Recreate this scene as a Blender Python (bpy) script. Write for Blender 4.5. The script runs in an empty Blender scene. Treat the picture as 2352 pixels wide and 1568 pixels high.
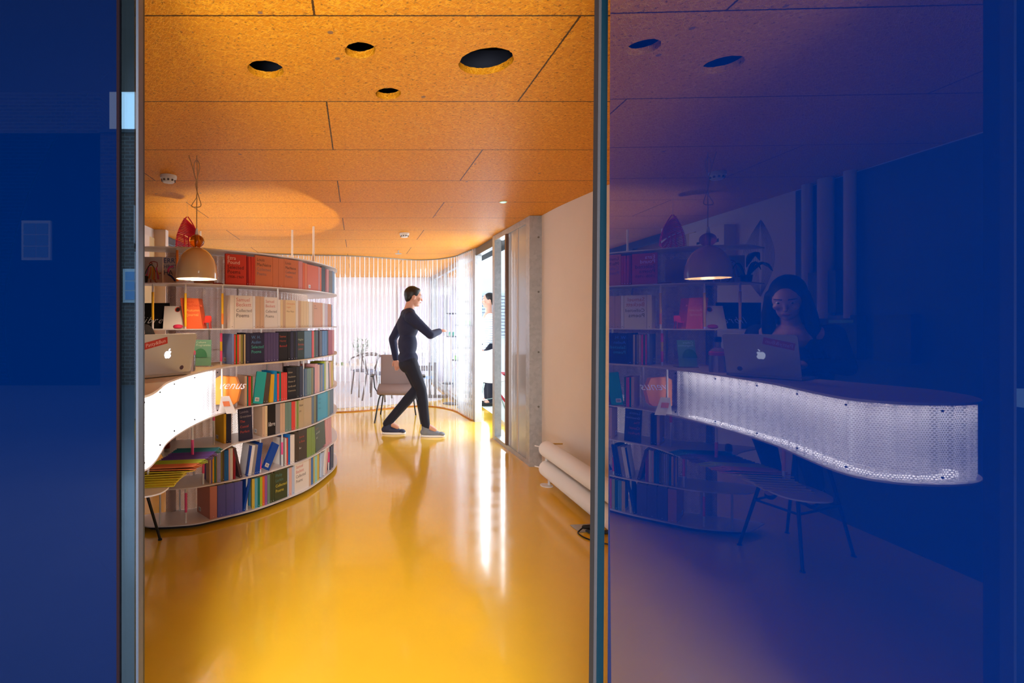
import bpy, bmesh, math, random
from mathutils import Vector, Matrix
random.seed(7)
sc = bpy.context.scene
COL = sc.collection
F = 1180.0; PX, PY = 820.0, 738.0; EYE = 1.33; CEIL = 2.30
def V3(*a): return Vector(a)
# ------------------------------------------------------------------ materials
def lin(c):
    return tuple((x/12.92 if x <= .04045 else ((x+.055)/1.055)**2.4) for x in c)
def rgb(r, g, b): return lin((r/255, g/255, b/255)) + (1,)
_m = {}
def mat(name, col=(200,200,200), rough=.5, metal=0, spec=.5, trans=0, coat=0, emit=0, ior=1.45, alpha=1):
    if name in _m: return _m[name]
    m = bpy.data.materials.new(name); m.use_nodes = True
    b = m.node_tree.nodes['Principled BSDF']
    c = rgb(*col)
    b.inputs['Base Color'].default_value = c
    b.inputs['Roughness'].default_value = rough
    b.inputs['Metallic'].default_value = metal
    b.inputs['Specular IOR Level'].default_value = spec
    b.inputs['Transmission Weight'].default_value = trans
    b.inputs['Coat Weight'].default_value = coat
    b.inputs['IOR'].default_value = ior
    b.inputs['Alpha'].default_value = alpha
    if emit:
        b.inputs['Emission Color'].default_value = c
        b.inputs['Emission Strength'].default_value = emit
    _m[name] = m
    return m
class NT:
    def __init__(s, name):
        s.m = bpy.data.materials.new(name); s.m.use_nodes = True
        s.t = s.m.node_tree; s.t.nodes.clear()
        s.out = s.t.nodes.new('ShaderNodeOutputMaterial'); _m[name] = s.m
    def n(s, typ, **kw):
        nd = s.t.nodes.new(typ)
        for k, v in kw.items():
            if k.startswith('i_'):
                key = k[2:]
                key = int(key) if key.isdigit() else key.replace('_', ' ')
                if isinstance(v, bpy.types.NodeSocket): s.t.links.new(v, nd.inputs[key])
                else: nd.inputs[key].default_value = v
            else: setattr(nd, k, v)
        return nd
    def math(s, op, a, b=None, c=None):
        nd = s.t.nodes.new('ShaderNodeMath'); nd.operation = op
        for i, v in enumerate((a, b, c)):
            if v is None: continue
            if isinstance(v, bpy.types.NodeSocket): s.t.links.new(v, nd.inputs[i])
            else: nd.inputs[i].default_value = v
        return nd.outputs[0]
    def mix(s, f, a, b):
        nd = s.t.nodes.new('ShaderNodeMixRGB')
        for i, v in enumerate((f, a, b)):
            if isinstance(v, bpy.types.NodeSocket): s.t.links.new(v, nd.inputs[i])
            else: nd.inputs[i].default_value = v
        return nd.outputs[0]
    def smix(s, f, a, b):
        nd = s.t.nodes.new('ShaderNodeMixShader')
        if isinstance(f, bpy.types.NodeSocket): s.t.links.new(f, nd.inputs[0])
        else: nd.inputs[0].default_value = f
        s.t.links.new(a, nd.inputs[1]); s.t.links.new(b, nd.inputs[2])
        return nd.outputs[0]
    def end(s, sh): s.t.links.new(sh, s.out.inputs[0]); return s.m

def mk_ceiling_mat():
    t = NT('wood_wool_orange')
    g = t.n('ShaderNodeNewGeometry'); sep = t.n('ShaderNodeSeparateXYZ', i_0=g.outputs['Position'])
    X, Y = sep.outputs[0], sep.outputs[1]
    r = t.math('DIVIDE', t.math('SUBTRACT', Y, 1.6305-6.37), .637)
    fr = t.math('FRACT', r); row = t.math('FLOOR', r)
    par = t.math('MODULO', row, 2.0)
    d1 = t.math('MINIMUM', fr, t.math('SUBTRACT', 1.0, fr))
    nz = t.n('ShaderNodeTexNoise', i_Scale=90.0, i_Detail=2.0, i_Vector=g.outputs['Position'])
    wob = t.math('MULTIPLY', t.math('SUBTRACT', nz.outputs[0], .5), .006)
    line1 = t.math('LESS_THAN', t.math('ADD', t.math('MULTIPLY', d1, .637), wob), .0035)
    off = t.math('ADD', .71, t.math('MULTIPLY', par, -.845))
    jx = t.math('FRACT', t.math('DIVIDE', t.math('ADD', t.math('SUBTRACT', X, off), 21.0), 2.1))
    d2 = t.math('MINIMUM', jx, t.math('SUBTRACT', 1.0, jx))
    line2 = t.math('LESS_THAN', t.math('ADD', t.math('MULTIPLY', d2, 2.1), wob), .0035)
    line = t.math('MAXIMUM', line1, line2)
    # fibres: two crossed families of thin warped strands with pits between
    n2 = t.n('ShaderNodeTexNoise', i_Scale=9.0, i_Detail=2.0, i_Vector=g.outputs['Position'])
    ma = t.n('ShaderNodeMapping', vector_type='TEXTURE', i_Vector=g.outputs['Position']); ma.inputs['Rotation'].default_value = (0,0,.5)
    a = t.n('ShaderNodeTexVoronoi', feature='DISTANCE_TO_EDGE', i_Scale=60.0, i_Vector=t.n('ShaderNodeVectorMath', operation='MULTIPLY', i_0=ma.outputs[0], i_1=(.35,1.6,1)).outputs[0])
    mb_ = t.n('ShaderNodeMapping', vector_type='TEXTURE', i_Vector=g.outputs['Position']); mb_.inputs['Rotation'].default_value = (0,0,-.9)
    b = t.n('ShaderNodeTexVoronoi', feature='DISTANCE_TO_EDGE', i_Scale=55.0, i_Vector=t.n('ShaderNodeVectorMath', operation='MULTIPLY', i_0=mb_.outputs[0], i_1=(.4,1.7,1)).outputs[0])
    c = t.n('ShaderNodeTexNoise', i_Scale=70.0, i_Detail=3.0, i_Roughness=.7, i_Vector=g.outputs['Position'])
    edge = t.math('MULTIPLY', a.outputs[0], b.outputs[0])
    dark = t.n('ShaderNodeMapRange', i_0=c.outputs[0], i_1=.57, i_2=.67, i_3=0.0, i_4=1.0).outputs[0]
    strand = t.n('ShaderNodeMapRange', i_0=edge, i_1=0.0, i_2=.012, i_3=1.0, i_4=0.0).outputs[0]
    pit = t.math('MULTIPLY', dark, t.math('SUBTRACT', 1.0, t.math('MULTIPLY', strand, .5)))
    base = t.mix(strand, rgb(230,144,18), rgb(250,172,38))
    base = t.mix(t.math('MULTIPLY', pit, .75), base, rgb(110,62,8))
    vo = t.n('ShaderNodeTexVoronoi', i_Scale=4.5, i_Vector=g.outputs['Position'])
    knot = t.math('MULTIPLY', t.math('LESS_THAN', vo.outputs['Distance'], .045), .75)
    base = t.mix(knot, base, rgb(112,92,84))
    base = t.mix(line, base, rgb(84,50,8))
    h = t.math('SUBTRACT', t.math('MULTIPLY', strand, .6), t.math('ADD', pit, t.math('MULTIPLY', line, 3.0)))
    bump = t.n('ShaderNodeBump', i_Strength=.55, i_Distance=.004, i_Height=h)
    p = t.n('ShaderNodeBsdfPrincipled', i_Base_Color=base, i_Roughness=.5, i_Normal=bump.outputs[0])
    p.inputs['Specular IOR Level'].default_value = .22
    return t.end(p.outputs[0])
def mk_floor_mat():
    t = NT('yellow_resin')
    g = t.n('ShaderNodeNewGeometry')
    n1 = t.n('ShaderNodeTexNoise', i_Scale=.9, i_Detail=4.0, i_Roughness=.6, i_Vector=g.outputs['Position'])
    n2 = t.n('ShaderNodeTexNoise', i_Scale=6.0, i_Detail=3.0, i_Vector=g.outputs['Position'])
    base = t.mix(n1.outputs[0], rgb(232,180,32), rgb(245,198,56))
    base = t.mix(t.math('MULTIPLY', n2.outputs[0], .2), base, rgb(228,174,26))
    ro = t.n('ShaderNodeMapRange', i_0=n2.outputs[0], i_1=.3, i_2=.7, i_3=.10, i_4=.2).outputs[0]
    bump = t.n('ShaderNodeBump', i_Strength=.06, i_Distance=.01, i_Height=n2.outputs[0])
    p = t.n('ShaderNodeBsdfPrincipled', i_Base_Color=base, i_Roughness=ro, i_Normal=bump.outputs[0])
    p.inputs['Specular IOR Level'].default_value = .5
    p.inputs['Coat Weight'].default_value = .35; p.inputs['Coat Roughness'].default_value = .07
    return t.end(p.outputs[0])
def mk_blue_glass(name='blue_glass', body_col=(0.0, .012, .10, 1), tr=.35):
    # deep blue coloured glass: Fresnel reflection off both faces over a dense blue body
    t = NT(name)
    fr = t.n('ShaderNodeFresnel', i_IOR=1.52)
    f2 = t.math('MINIMUM', t.math('MULTIPLY', fr.outputs[0], 1.4), .9)
    gl = t.n('ShaderNodeBsdfGlossy', i_Color=(1,1,1,1), i_Roughness=.0)
    df = t.n('ShaderNodeBsdfDiffuse', i_Color=body_col)
    tl = t.n('ShaderNodeBsdfTranslucent', i_Color=body_col)
    body = t.smix(tr, df.outputs[0], tl.outputs[0])
    return t.end(t.smix(f2, body, gl.outputs[0]))
def mk_clear_glass(name, refl=2.0, tint=(1,1,1,1), gcol=(1,1,1,1)):
    t = NT(name)
    fr = t.n('ShaderNodeFresnel', i_IOR=1.52)
    f2 = t.math('MINIMUM', t.math('MULTIPLY', fr.outputs[0], refl), .95)
    gl = t.n('ShaderNodeBsdfGlossy', i_Color=gcol, i_Roughness=.0)
    tr = t.n('ShaderNodeBsdfTransparent', i_Color=tint)
    return t.end(t.smix(f2, tr.outputs[0], gl.outputs[0]))
def mk_corrugated():
    t = NT('corrugated_clear')
    lw = t.n('ShaderNodeLayerWeight', i_Blend=.5)
    f = t.n('ShaderNodeMapRange', i_0=lw.outputs['Facing'], i_1=.12, i_2=.75, i_3=.10, i_4=.85).outputs[0]
    df = t.n('ShaderNodeBsdfDiffuse', i_Color=(.86,.90,.97,1)); tl = t.n('ShaderNodeBsdfTranslucent', i_Color=(.86,.90,.97,1))
    gl = t.n('ShaderNodeBsdfGlossy', i_Color=(1,1,1,1), i_Roughness=.06)
    tr = t.n('ShaderNodeBsdfTransparent', i_Color=(.97,.98,1,1))
    body = t.smix(.5, df.outputs[0], tl.outputs[0])
    s = t.smix(f, tr.outputs[0], body)
    return t.end(t.smix(.12, s, gl.outputs[0]))
def mk_honeycomb(name, scale, clear=.45, tint=(.86,.82,.84,1)):
    # embossed honeycomb sheet: scattering cell walls, clearer cell centres
    t = NT(name)
    tc = t.n('ShaderNodeUVMap')
    s3 = t.n('ShaderNodeVectorMath', operation='SCALE', i_0=tc.outputs[0]); s3.inputs['Scale'].default_value = scale
    se = t.n('ShaderNodeSeparateXYZ', i_0=s3.outputs[0]); u = se.outputs[0]; v = t.math('MULTIPLY', se.outputs[1], 1.1547)
    row = t.math('FLOOR', v); half = t.math('MULTIPLY', t.math('MODULO', t.math('ABSOLUTE', row), 2.0), .5)
    fu = t.math('SUBTRACT', t.math('FRACT', t.math('ADD', u, half)), .5); fv = t.math('SUBTRACT', t.math('FRACT', v), .5)
    d = t.math('SQRT', t.math('ADD', t.math('MULTIPLY', fu, fu), t.math('MULTIPLY', fv, fv)))
    cell = t.n('ShaderNodeMapRange', i_0=d, i_1=.25, i_2=.42, i_3=1.0, i_4=0.0).outputs[0]
    bump = t.n('ShaderNodeBump', i_Strength=.8, i_Distance=.003, i_Height=cell)
    df = t.n('ShaderNodeBsdfDiffuse', i_Color=tint, i_Normal=bump.outputs[0]); tl = t.n('ShaderNodeBsdfTranslucent', i_Color=tint, i_Normal=bump.outputs[0])
    gl = t.n('ShaderNodeBsdfGlossy', i_Color=(1,1,1,1), i_Roughness=.15, i_Normal=bump.outputs[0])
    tr = t.n('ShaderNodeBsdfTransparent', i_Color=(.9,.9,.9,1))
    body = t.smix(.12, t.smix(.55, df.outputs[0], tl.outputs[0]), gl.outputs[0])
    f = t.math('MULTIPLY', cell, clear)
    return t.end(t.smix(f, body, tr.outputs[0]))
def mk_plaster(name, a, b, scale=3.0, rough=.7):
    t = NT(name); g = t.n('ShaderNodeNewGeometry')
    n1 = t.n('ShaderNodeTexNoise', i_Scale=scale, i_Detail=5.0, i_Roughness=.6, i_Vector=g.outputs['Position'])
    n2 = t.n('ShaderNodeTexNoise', i_Scale=140.0, i_Detail=2.0, i_Vector=g.outputs['Position'])
    base = t.mix(n1.outputs[0], rgb(*a), rgb(*b))
    bump = t.n('ShaderNodeBump', i_Strength=.08, i_Distance=.003, i_Height=n2.outputs[0])
    return t.end(t.n('ShaderNodeBsdfPrincipled', i_Base_Color=base, i_Roughness=rough, i_Normal=bump.outputs[0]).outputs[0])
def mk_galv():
    t = NT('galvanised_steel'); g = t.n('ShaderNodeNewGeometry')
    v = t.n('ShaderNodeTexVoronoi', i_Scale=38.0, i_Vector=g.outputs['Position'])
    n1 = t.n('ShaderNodeTexNoise', i_Scale=9.0, i_Detail=4.0, i_Vector=g.outputs['Position'])
    f = t.math('ADD', t.math('MULTIPLY', v.outputs['Color'], .35), t.math('MULTIPLY', n1.outputs[0], .5))
    base = t.mix(f, rgb(158,162,166), rgb(208,210,212))
    p = t.n('ShaderNodeBsdfPrincipled', i_Base_Color=base, i_Roughness=.42); p.inputs['Metallic'].default_value = .55
    return t.end(p.outputs[0])
def mk_brick():
    t = NT('street_brick'); g = t.n('ShaderNodeNewGeometry')
    se = t.n('ShaderNodeSeparateXYZ', i_0=g.outputs['Position']); cb = t.n('ShaderNodeCombineXYZ', i_0=se.outputs[0], i_1=se.outputs[2])
    b = t.n('ShaderNodeTexBrick', i_Vector=cb.outputs[0], i_Color1=rgb(66,52,46), i_Color2=rgb(50,44,42), i_Mortar=rgb(78,76,74), i_Scale=1.0)
    b.inputs['Brick Width'].default_value = .22; b.inputs['Row Height'].default_value = .075; b.inputs['Mortar Size'].default_value = .01
    return t.end(t.n('ShaderNodeBsdfPrincipled', i_Base_Color=b.outputs[0], i_Roughness=.9).outputs[0])
M_CEIL = mk_ceiling_mat(); M_FLOOR = mk_floor_mat(); M_BLUE = mk_blue_glass(body_col=(0,.008,.060,1)); M_LEAF = mk_blue_glass('blue_leaf_glass', (0,.0065,.055,1), 1.0)
M_CLEAR = mk_clear_glass('clear_glass', 2.0); M_STRIP = mk_clear_glass('sidelight_glass', 11.0, (.9,.94,1,1), (.50,.78,1,1))
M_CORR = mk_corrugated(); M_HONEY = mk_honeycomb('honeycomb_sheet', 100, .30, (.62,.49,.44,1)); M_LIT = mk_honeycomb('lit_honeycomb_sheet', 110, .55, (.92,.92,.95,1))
M_WALL = mk_plaster('white_plaster', (232,222,214), (240,232,226)); M_GALV = mk_galv(); M_BRICK = mk_brick()
M_PAVE = mk_plaster('paving', (58,60,66), (74,76,82), 1.5, .9); M_PALEFLOOR = mk_plaster('pale_floor', (214,214,222), (228,228,234), 2.0, .35)
M_DARK = mat('dark_void', (22,22,26), .9); M_SOFFIT = mat('dark_soffit', (12,12,16), .9)
M_WHITE = mat('white_enamel', (236,232,230), .35); M_SHELF = mat('white_shelf_metal', (232,226,226), .32)
M_DESK = mat('birch_worktop', (222,200,168), .4); M_BLACK = mat('black_metal', (20,20,20), .4); M_PAPER = mat('book_pages', (226,214,192), .8)
M_PLASTIC = mat('white_plastic', (238,236,232), .4)

# ------------------------------------------------------------------ geometry helpers
def link(name, me, m, parent=None, org=None):
    o = bpy.data.objects.new(name, me); COL.objects.link(o)
    if m is not None:
        for x in (m if isinstance(m, (list, tuple)) else [m]): me.materials.append(x)
    if parent is not None:
        w = Vector((0,0,0)); p = parent
        while p is not None: w += p.location; p = p.parent
        me.transform(Matrix.Translation(-w)); o.parent = parent
    else:
        if org is None:
            vs = [v.co for v in me.vertices]
            org = Vector(((min(v.x for v in vs)+max(v.x for v in vs))/2, (min(v.y for v in vs)+max(v.y for v in vs))/2, min(v.z for v in vs)))
        me.transform(Matrix.Translation(-Vector(org))); o.location = org
    return o
class MB:
    def __init__(s): s.v = []; s.f = []; s.sm = False; s.fm = []; s.cm = 0
    def add(s, vs, fs):
        k = len(s.v); s.v += [Vector(v) for v in vs]; s.f += [tuple(i+k for i in f) for f in fs]; s.fm += [s.cm]*len(fs); return s
    def hexa(s, p):   # 8 points: bottom 4 ccw, top 4 ccw
        return s.add(p, [(3,2,1,0),(4,5,6,7),(0,1,5,4),(1,2,6,5),(2,3,7,6),(3,0,4,7)])
    def box(s, x0, x1, y0, y1, z0, z1):
        return s.hexa([(x0,y0,z0),(x1,y0,z0),(x1,y1,z0),(x0,y1,z0),(x0,y0,z1),(x1,y0,z1),(x1,y1,z1),(x0,y1,z1)])
    def obox(s, c, sx, sy, sz, R=None):
        R = R or Matrix.Identity(3); c = Vector(c)
        P = [c + R @ Vector((a*sx/2, b*sy/2, d*sz/2)) for d in (-1,1) for a, b in ((-1,-1),(1,-1),(1,1),(-1,1))]
        return s.hexa(P)
    def prism(s, poly, z0, z1):
        n = len(poly)
        vs = [(p[0],p[1],z0) for p in poly] + [(p[0],p[1],z1) for p in poly]
        fs = [tuple(reversed(range(n))), tuple(range(n, 2*n))] + [(i,(i+1)%n,n+(i+1)%n,n+i) for i in range(n)]
        return s.add(vs, fs)
    def slab(s, pts, th, nrm):   # planar polygon extruded along nrm
        n = len(pts); nn = Vector(nrm).normalized()*th
        vs = [Vector(p) for p in pts] + [Vector(p)+nn for p in pts]
        return s.add(vs, [tuple(reversed(range(n))), tuple(range(n,2*n))] + [(i,(i+1)%n,n+(i+1)%n,n+i) for i in range(n)])
    def tube(s, pts, r, seg=10, closed=False):
        pts = [Vector(p) for p in pts]; n = len(pts)
        rs = r if isinstance(r, (list, tuple)) else [r]*n
        rings = []; up = None
        for i, p in enumerate(pts):
            if closed: d = (pts[(i+1)%n]-pts[i-1])
            else: d = pts[min(i+1,n-1)]-pts[max(i-1,0)]
            d.normalize()
            if up is None:
                up = Vector((0,0,1)) if abs(d.z) < .9 else Vector((1,0,0))
            a = d.cross(up); 
            if a.length < 1e-5: a = d.cross(Vector((0,1,0)))
            a.normalize(); b = a.cross(d).normalized(); up = b
            rings.append([p + (a*math.cos(t)+b*math.sin(t))*rs[i] for t in [2*math.pi*j/seg for j in range(seg)]])
        vs = [v for rg in rings for v in rg]; fs = []
        m = n if closed else n-1
        for i in range(m):
            for j in range(seg):
                a0 = i*seg+j; a1 = i*seg+(j+1)%seg; b0 = ((i+1)%n)*seg+j; b1 = ((i+1)%n)*seg+(j+1)%seg
                fs.append((a0,a1,b1,b0))
        if not closed:
            fs.append(tuple(reversed(range(seg)))); fs.append(tuple((n-1)*seg+j for j in range(seg)))
        return s.add(vs, fs)
    def lathe(s, prof, c, seg=32, axis=None, loop=False):
        c = Vector(c); R = Matrix.Identity(3)
        if axis is not None: R = Vector((0,0,1)).rotation_difference(Vector(axis)).to_matrix()
        vs = []; n = len(prof)
        for r, z in prof:
            for j in range(seg):
                t = 2*math.pi*j/seg; vs.append(c + R @ Vector((r*math.cos(t), r*math.sin(t), z)))
        fs = [(i*seg+j, i*seg+(j+1)%seg, (i+1)*seg+(j+1)%seg, (i+1)*seg+j) for i in range(n-1) for j in range(seg)]
        if loop:
            fs += [((n-1)*seg+j, (n-1)*seg+(j+1)%seg, (j+1)%seg, j) for j in range(seg)]; return s.add(vs, fs)
        if prof[0][0] > 1e-6: fs.append(tuple(reversed(range(seg))))
        if prof[-1][0] > 1e-6: fs.append(tuple((n-1)*seg+j for j in range(seg)))
        return s.add(vs, fs)
    def ball(s, c, r, seg=16, R=None):
        rx, ry, rz = r if isinstance(r, (list, tuple)) else (r, r, r); c = Vector(c); R = R or Matrix.Identity(3)
        rn = max(6, seg//2); vs = [c + R @ Vector((0,0,-rz))]; 
        for i in range(1, rn):
            a = -math.pi/2 + math.pi*i/rn
            for j in range(seg):
                t = 2*math.pi*j/seg; vs.append(c + R @ Vector((rx*math.cos(a)*math.cos(t), ry*math.cos(a)*math.sin(t), rz*math.sin(a))))
        vs.append(c + R @ Vector((0,0,rz))); k = len(vs)-1; fs = []
        for j in range(seg):
            fs.append((0, 1+(j+1)%seg, 1+j)); fs.append((k, k-seg+j, k-seg+(j+1)%seg))
            for i in range(rn-2): fs.append((1+i*seg+j, 1+i*seg+(j+1)%seg, 1+(i+1)*seg+(j+1)%seg, 1+(i+1)*seg+j))
        return s.add(vs, fs)
    def caps(s, a, b, ra, rb, seg=14):
        s.tube([a, b], [ra, rb], seg); s.ball(a, ra, seg); s.ball(b, rb, seg); return s
    def mesh(s, name, smooth=False):
        me = bpy.data.meshes.new(name); me.from_pydata(s.v, [], s.f)
        if any(s.fm):
            for p, k in zip(me.polygons, s.fm): p.material_index = k
        bm = bmesh.new(); bm.from_mesh(me); bmesh.ops.recalc_face_normals(bm, faces=bm.faces)
        if smooth:
            for f in bm.faces: f.smooth = True
            for e in bm.edges:
                if len(e.link_faces) == 2 and e.calc_face_angle(0) > math.radians(38): e.smooth = False
        bm.to_mesh(me); bm.free()
        return me
    def build(s, name, m, parent=None, smooth=False, org=None):
        return link(name, s.mesh(name, smooth), m, parent, org)
def tag(o, label, cat, group=None, kind=None):
    if label: o['label'] = label
    if cat: o['category'] = cat
    if group: o['group'] = group
    if kind: o['kind'] = kind
    return o
def thing(name, label, cat, loc, group=None):
    o = bpy.data.objects.new(name, None); COL.objects.link(o); o.location = loc; o.empty_display_size = .05
    return tag(o, label, cat, group)
def struct(o): o['kind'] = 'structure'; return o
def curve_fill(name, loops, z0, th, m, parent=None, structure=False, org=None):
    cu = bpy.data.curves.new(name, 'CURVE'); cu.dimensions = '2D'; cu.fill_mode = 'BOTH'; cu.extrude = th/2
    for lp in loops:
        sp = cu.splines.new('POLY'); sp.points.add(len(lp)-1)
        for i, p in enumerate(lp): sp.points[i].co = (p[0], p[1], 0, 1)
        sp.use_cyclic_u = True
    tmp = bpy.data.objects.new('tmp', cu); COL.objects.link(tmp)
    me = bpy.data.meshes.new_from_object(tmp.evaluated_get(bpy.context.evaluated_depsgraph_get()))
    bpy.data.objects.remove(tmp); me.transform(Matrix.Translation((0,0,z0+th/2))); me.materials.clear()
    o = link(name, me, m, parent, org)
    if structure: struct(o)
    return o
def text_mesh(s, size, origin, right, up, m, parent, name='lettering', shear=0, align='LEFT', space=1.0, off=0.0, maxw=None):
    cu = bpy.data.curves.new(name, 'FONT'); cu.body = s; cu.size = size; cu.shear = shear; cu.align_x = align; cu.resolution_u = 2
    cu.space_character = space; cu.offset = off
    tmp = bpy.data.objects.new('tmp', cu); COL.objects.link(tmp)
    me = bpy.data.meshes.new_from_object(tmp.evaluated_get(bpy.context.evaluated_depsgraph_get()))
    bpy.data.objects.remove(tmp)
    if len(me.vertices) == 0: return None
    if maxw:
        wd = max(v.co.x for v in me.vertices)
        if wd > maxw: me.transform(Matrix.Diagonal((maxw/wd, max(maxw/wd,.8), 1, 1)))
    r = Vector(right).normalized(); u = Vector(up).normalized(); n = r.cross(u)
    Mx = Matrix((r, u, n)).transposed().to_4x4(); Mx.translation = Vector(origin)
    me.transform(Mx); me.materials.clear()
    return link(name, me, m, parent)
def catmull(P, n=8, closed=False):
    out = []; N = len(P); P = [Vector((p[0], p[1])) for p in P]
    rng = N if closed else N-1
    for i in range(rng):
        p1 = P[i]; p2 = P[(i+1)%N]
        p0 = P[i-1] if (closed or i > 0) else p1*2-p2
        p3 = P[(i+2)%N] if (closed or i+2 < N) else p2*2-p1
        for k in range(n):
            t = k/n
            out.append(.5*((2*p1)+(p2-p0)*t+(2*p0-5*p1+4*p2-p3)*t*t+(-p0+3*p1-3*p2+p3)*t**3))
    if not closed: out.append(P[-1])
    return out
def normals2(pl):
    out = []
    for i in range(len(pl)):
        d = pl[min(i+1,len(pl)-1)]-pl[max(i-1,0)]; d.normalize(); out.append(Vector((-d.y, d.x)))
    return out
def resample(pl, step):
    out = [pl[0].copy()]; acc = 0
    for a, b in zip(pl, pl[1:]):
        L = (b-a).length
        if L < 1e-9: continue
        t = step-acc
        while t <= L: out.append(a.lerp(b, t/L)); t += step
        acc = (acc+L) % step if True else 0
        acc = L-(t-step)
    return out
def arclen(pl):
    s = [0]
    for a, b in zip(pl, pl[1:]): s.append(s[-1]+(b-a).length)
    return s
def XW(px, D): return (px-PX)/F*D
def ZW(py, D): return EYE-(py-PY)/F*D

# ------------------------------------------------------------------ camera
cam = bpy.data.objects.new('camera', bpy.data.cameras.new('camera')); COL.objects.link(cam)
cam.location = (0,0,EYE); cam.rotation_euler = (math.pi/2,0,0)
cam.data.sensor_width = 36; cam.data.lens = 36*F/2352; cam.data.clip_start = .02; cam.data.clip_end = 200
cam.data.shift_x = (1176-PX)/2352; cam.data.shift_y = -(784-PY)/2352
sc.camera = cam

# ------------------------------------------------------------------ setting
FACY = 1.25
b = MB().box(-3.2, 1.95, .95, 11.6, -.08, 0); struct(b.build('floor', M_FLOOR))
pf = [(-3.1,7.75)]+[(XW(x, 1.33*F/(y-PY)), 1.33*F/(y-PY)) for x, y in ((700,944),(796,937),(860,932),(921,928),(965,924),(1010,919))]+[(1.5,8.9),(1.55,9.6),(1.55,11.3),(-3.1,11.3)]
pf = [(p[0], p[1]) for p in pf]
o = MB().prism(pf, .001, .012).build('floor_panel', M_PALEFLOOR); struct(o)
def circ(cx, cy, r, n=40, j=.0): return [(cx+(r+random.uniform(-j,j))*math.cos(-2*math.pi*k/n), cy+(r+random.uniform(-j,j))*math.sin(-2*math.pi*k/n)) for k in range(n)]
holes = [circ(.4825,1.92,.1,56,.0025), circ(.011,1.84,.055,40,.002), circ(-.352,1.98,.069,44,.002), circ(.133,2.19,.054,40,.002)]
outer = [(-3.1,1.0),(1.9,1.0),(1.9,3.75),(1.72,4.66),(1.70,5.2),(1.70,11.5),(-3.1,11.5)]
curve_fill('ceiling', [outer]+holes, CEIL, .026, M_CEIL, structure=True)
vb = MB().box(-3.2,2.0,.8,11.6,2.85,2.95)
vb.box(-3.2,2.0,.8,.86,2.38,2.85); vb.box(-3.2,2.0,11.54,11.6,2.38,2.85); vb.box(-3.2,-3.14,.8,11.6,2.38,2.85); vb.box(1.92,2.0,.8,11.6,2.38,2.85)
vb.box(-3.2,2.0,.8,1.0,2.3,2.38); vb.box(-3.2,-3.1,.8,11.6,2.3,2.38); vb.box(1.9,2.0,.8,4.8,2.3,2.38); vb.box(1.70,2.0,4.8,11.6,2.3,2.38)
struct(vb.build('ceiling_void', M_DARK))
vr = MB().box(-1.2,1.2,2.33,2.36,2.44,2.56); vr.tube([(-1.3,1.72,2.5),(1.3,1.72,2.5)], .02); struct(vr.build('trim_1', mat('service_duct', (60,64,80), .5)))
# right wall, gently curved, ends at the steel door frame
rw = catmull([(1.93,1.15),(1.92,2.2),(1.86,3.1),(1.768,3.75),(1.705,4.3),(1.69,4.72)], 8)
nr = normals2(rw); poly = rw + [p - n*.15 for p, n in zip(reversed(rw), reversed(nr))]
struct(MB().prism(poly, 0, CEIL-.001).build('wall_right', M_WALL))
# left wall with window opening at Y 5.56..8.2
XL = -2.14
w = MB().box(XL-.12, XL, 1.28, 5.5, 0, CEIL); w.box(XL-.12, XL, 5.5, 8.4, 0, 1.2); w.box(XL-.12, XL, 8.4, 11.3, 0, CEIL)
struct(w.build('wall_left', M_WALL))
wn = MB().box(XL-.08, XL-.02, 5.5, 8.4, 2.22, CEIL); wn.box(XL-.08,XL-.02,5.5,8.4,1.2,1.25)
for y in (5.5, 6.4, 7.3, 8.34): wn.box(XL-.08,XL-.02,y,y+.05,1.25,2.22)
wf = struct(wn.build('window_1', mat('dark_window_frame', (70,72,80), .5)))
MB().box(XL-.055,XL-.045,5.55,8.34,1.25,2.22).build('pane', M_CLEAR, wf)
tr = MB().box(XL+.0, XL+.12, 5.42, 5.5, 0, CEIL); struct(tr.build('trim_2', M_WALL))
# back wall of the far room
struct(MB().box(-3.1,1.72,11.3,11.42,0,CEIL).build('wall_back', mk_plaster('lilac_white', (226,222,230), (236,232,238))))
tb = MB().box(-1.3,-.5,11.27,11.3,0,2.1); tb.box(.9,1.5,11.27,11.3,0,2.1); struct(tb.build('trim_3', mat('pale_lilac_board', (214,208,226), .5)))
# glazed wall on the right of the far room
gw = MB()
for y in (7.0, 8.3, 9.6, 10.9, 11.25): gw.box(1.62,1.70,y,y+.05,0,CEIL)
gw.box(1.62,1.70,7.0,11.3,0,.05); gw.box(1.62,1.70,7.0,11.3,2.22,CEIL)
wf2 = struct(gw.build('window_2', M_GALV)); MB().box(1.655,1.66,7.05,11.25,.05,2.22).build('pane', M_CLEAR, wf2)
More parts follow.
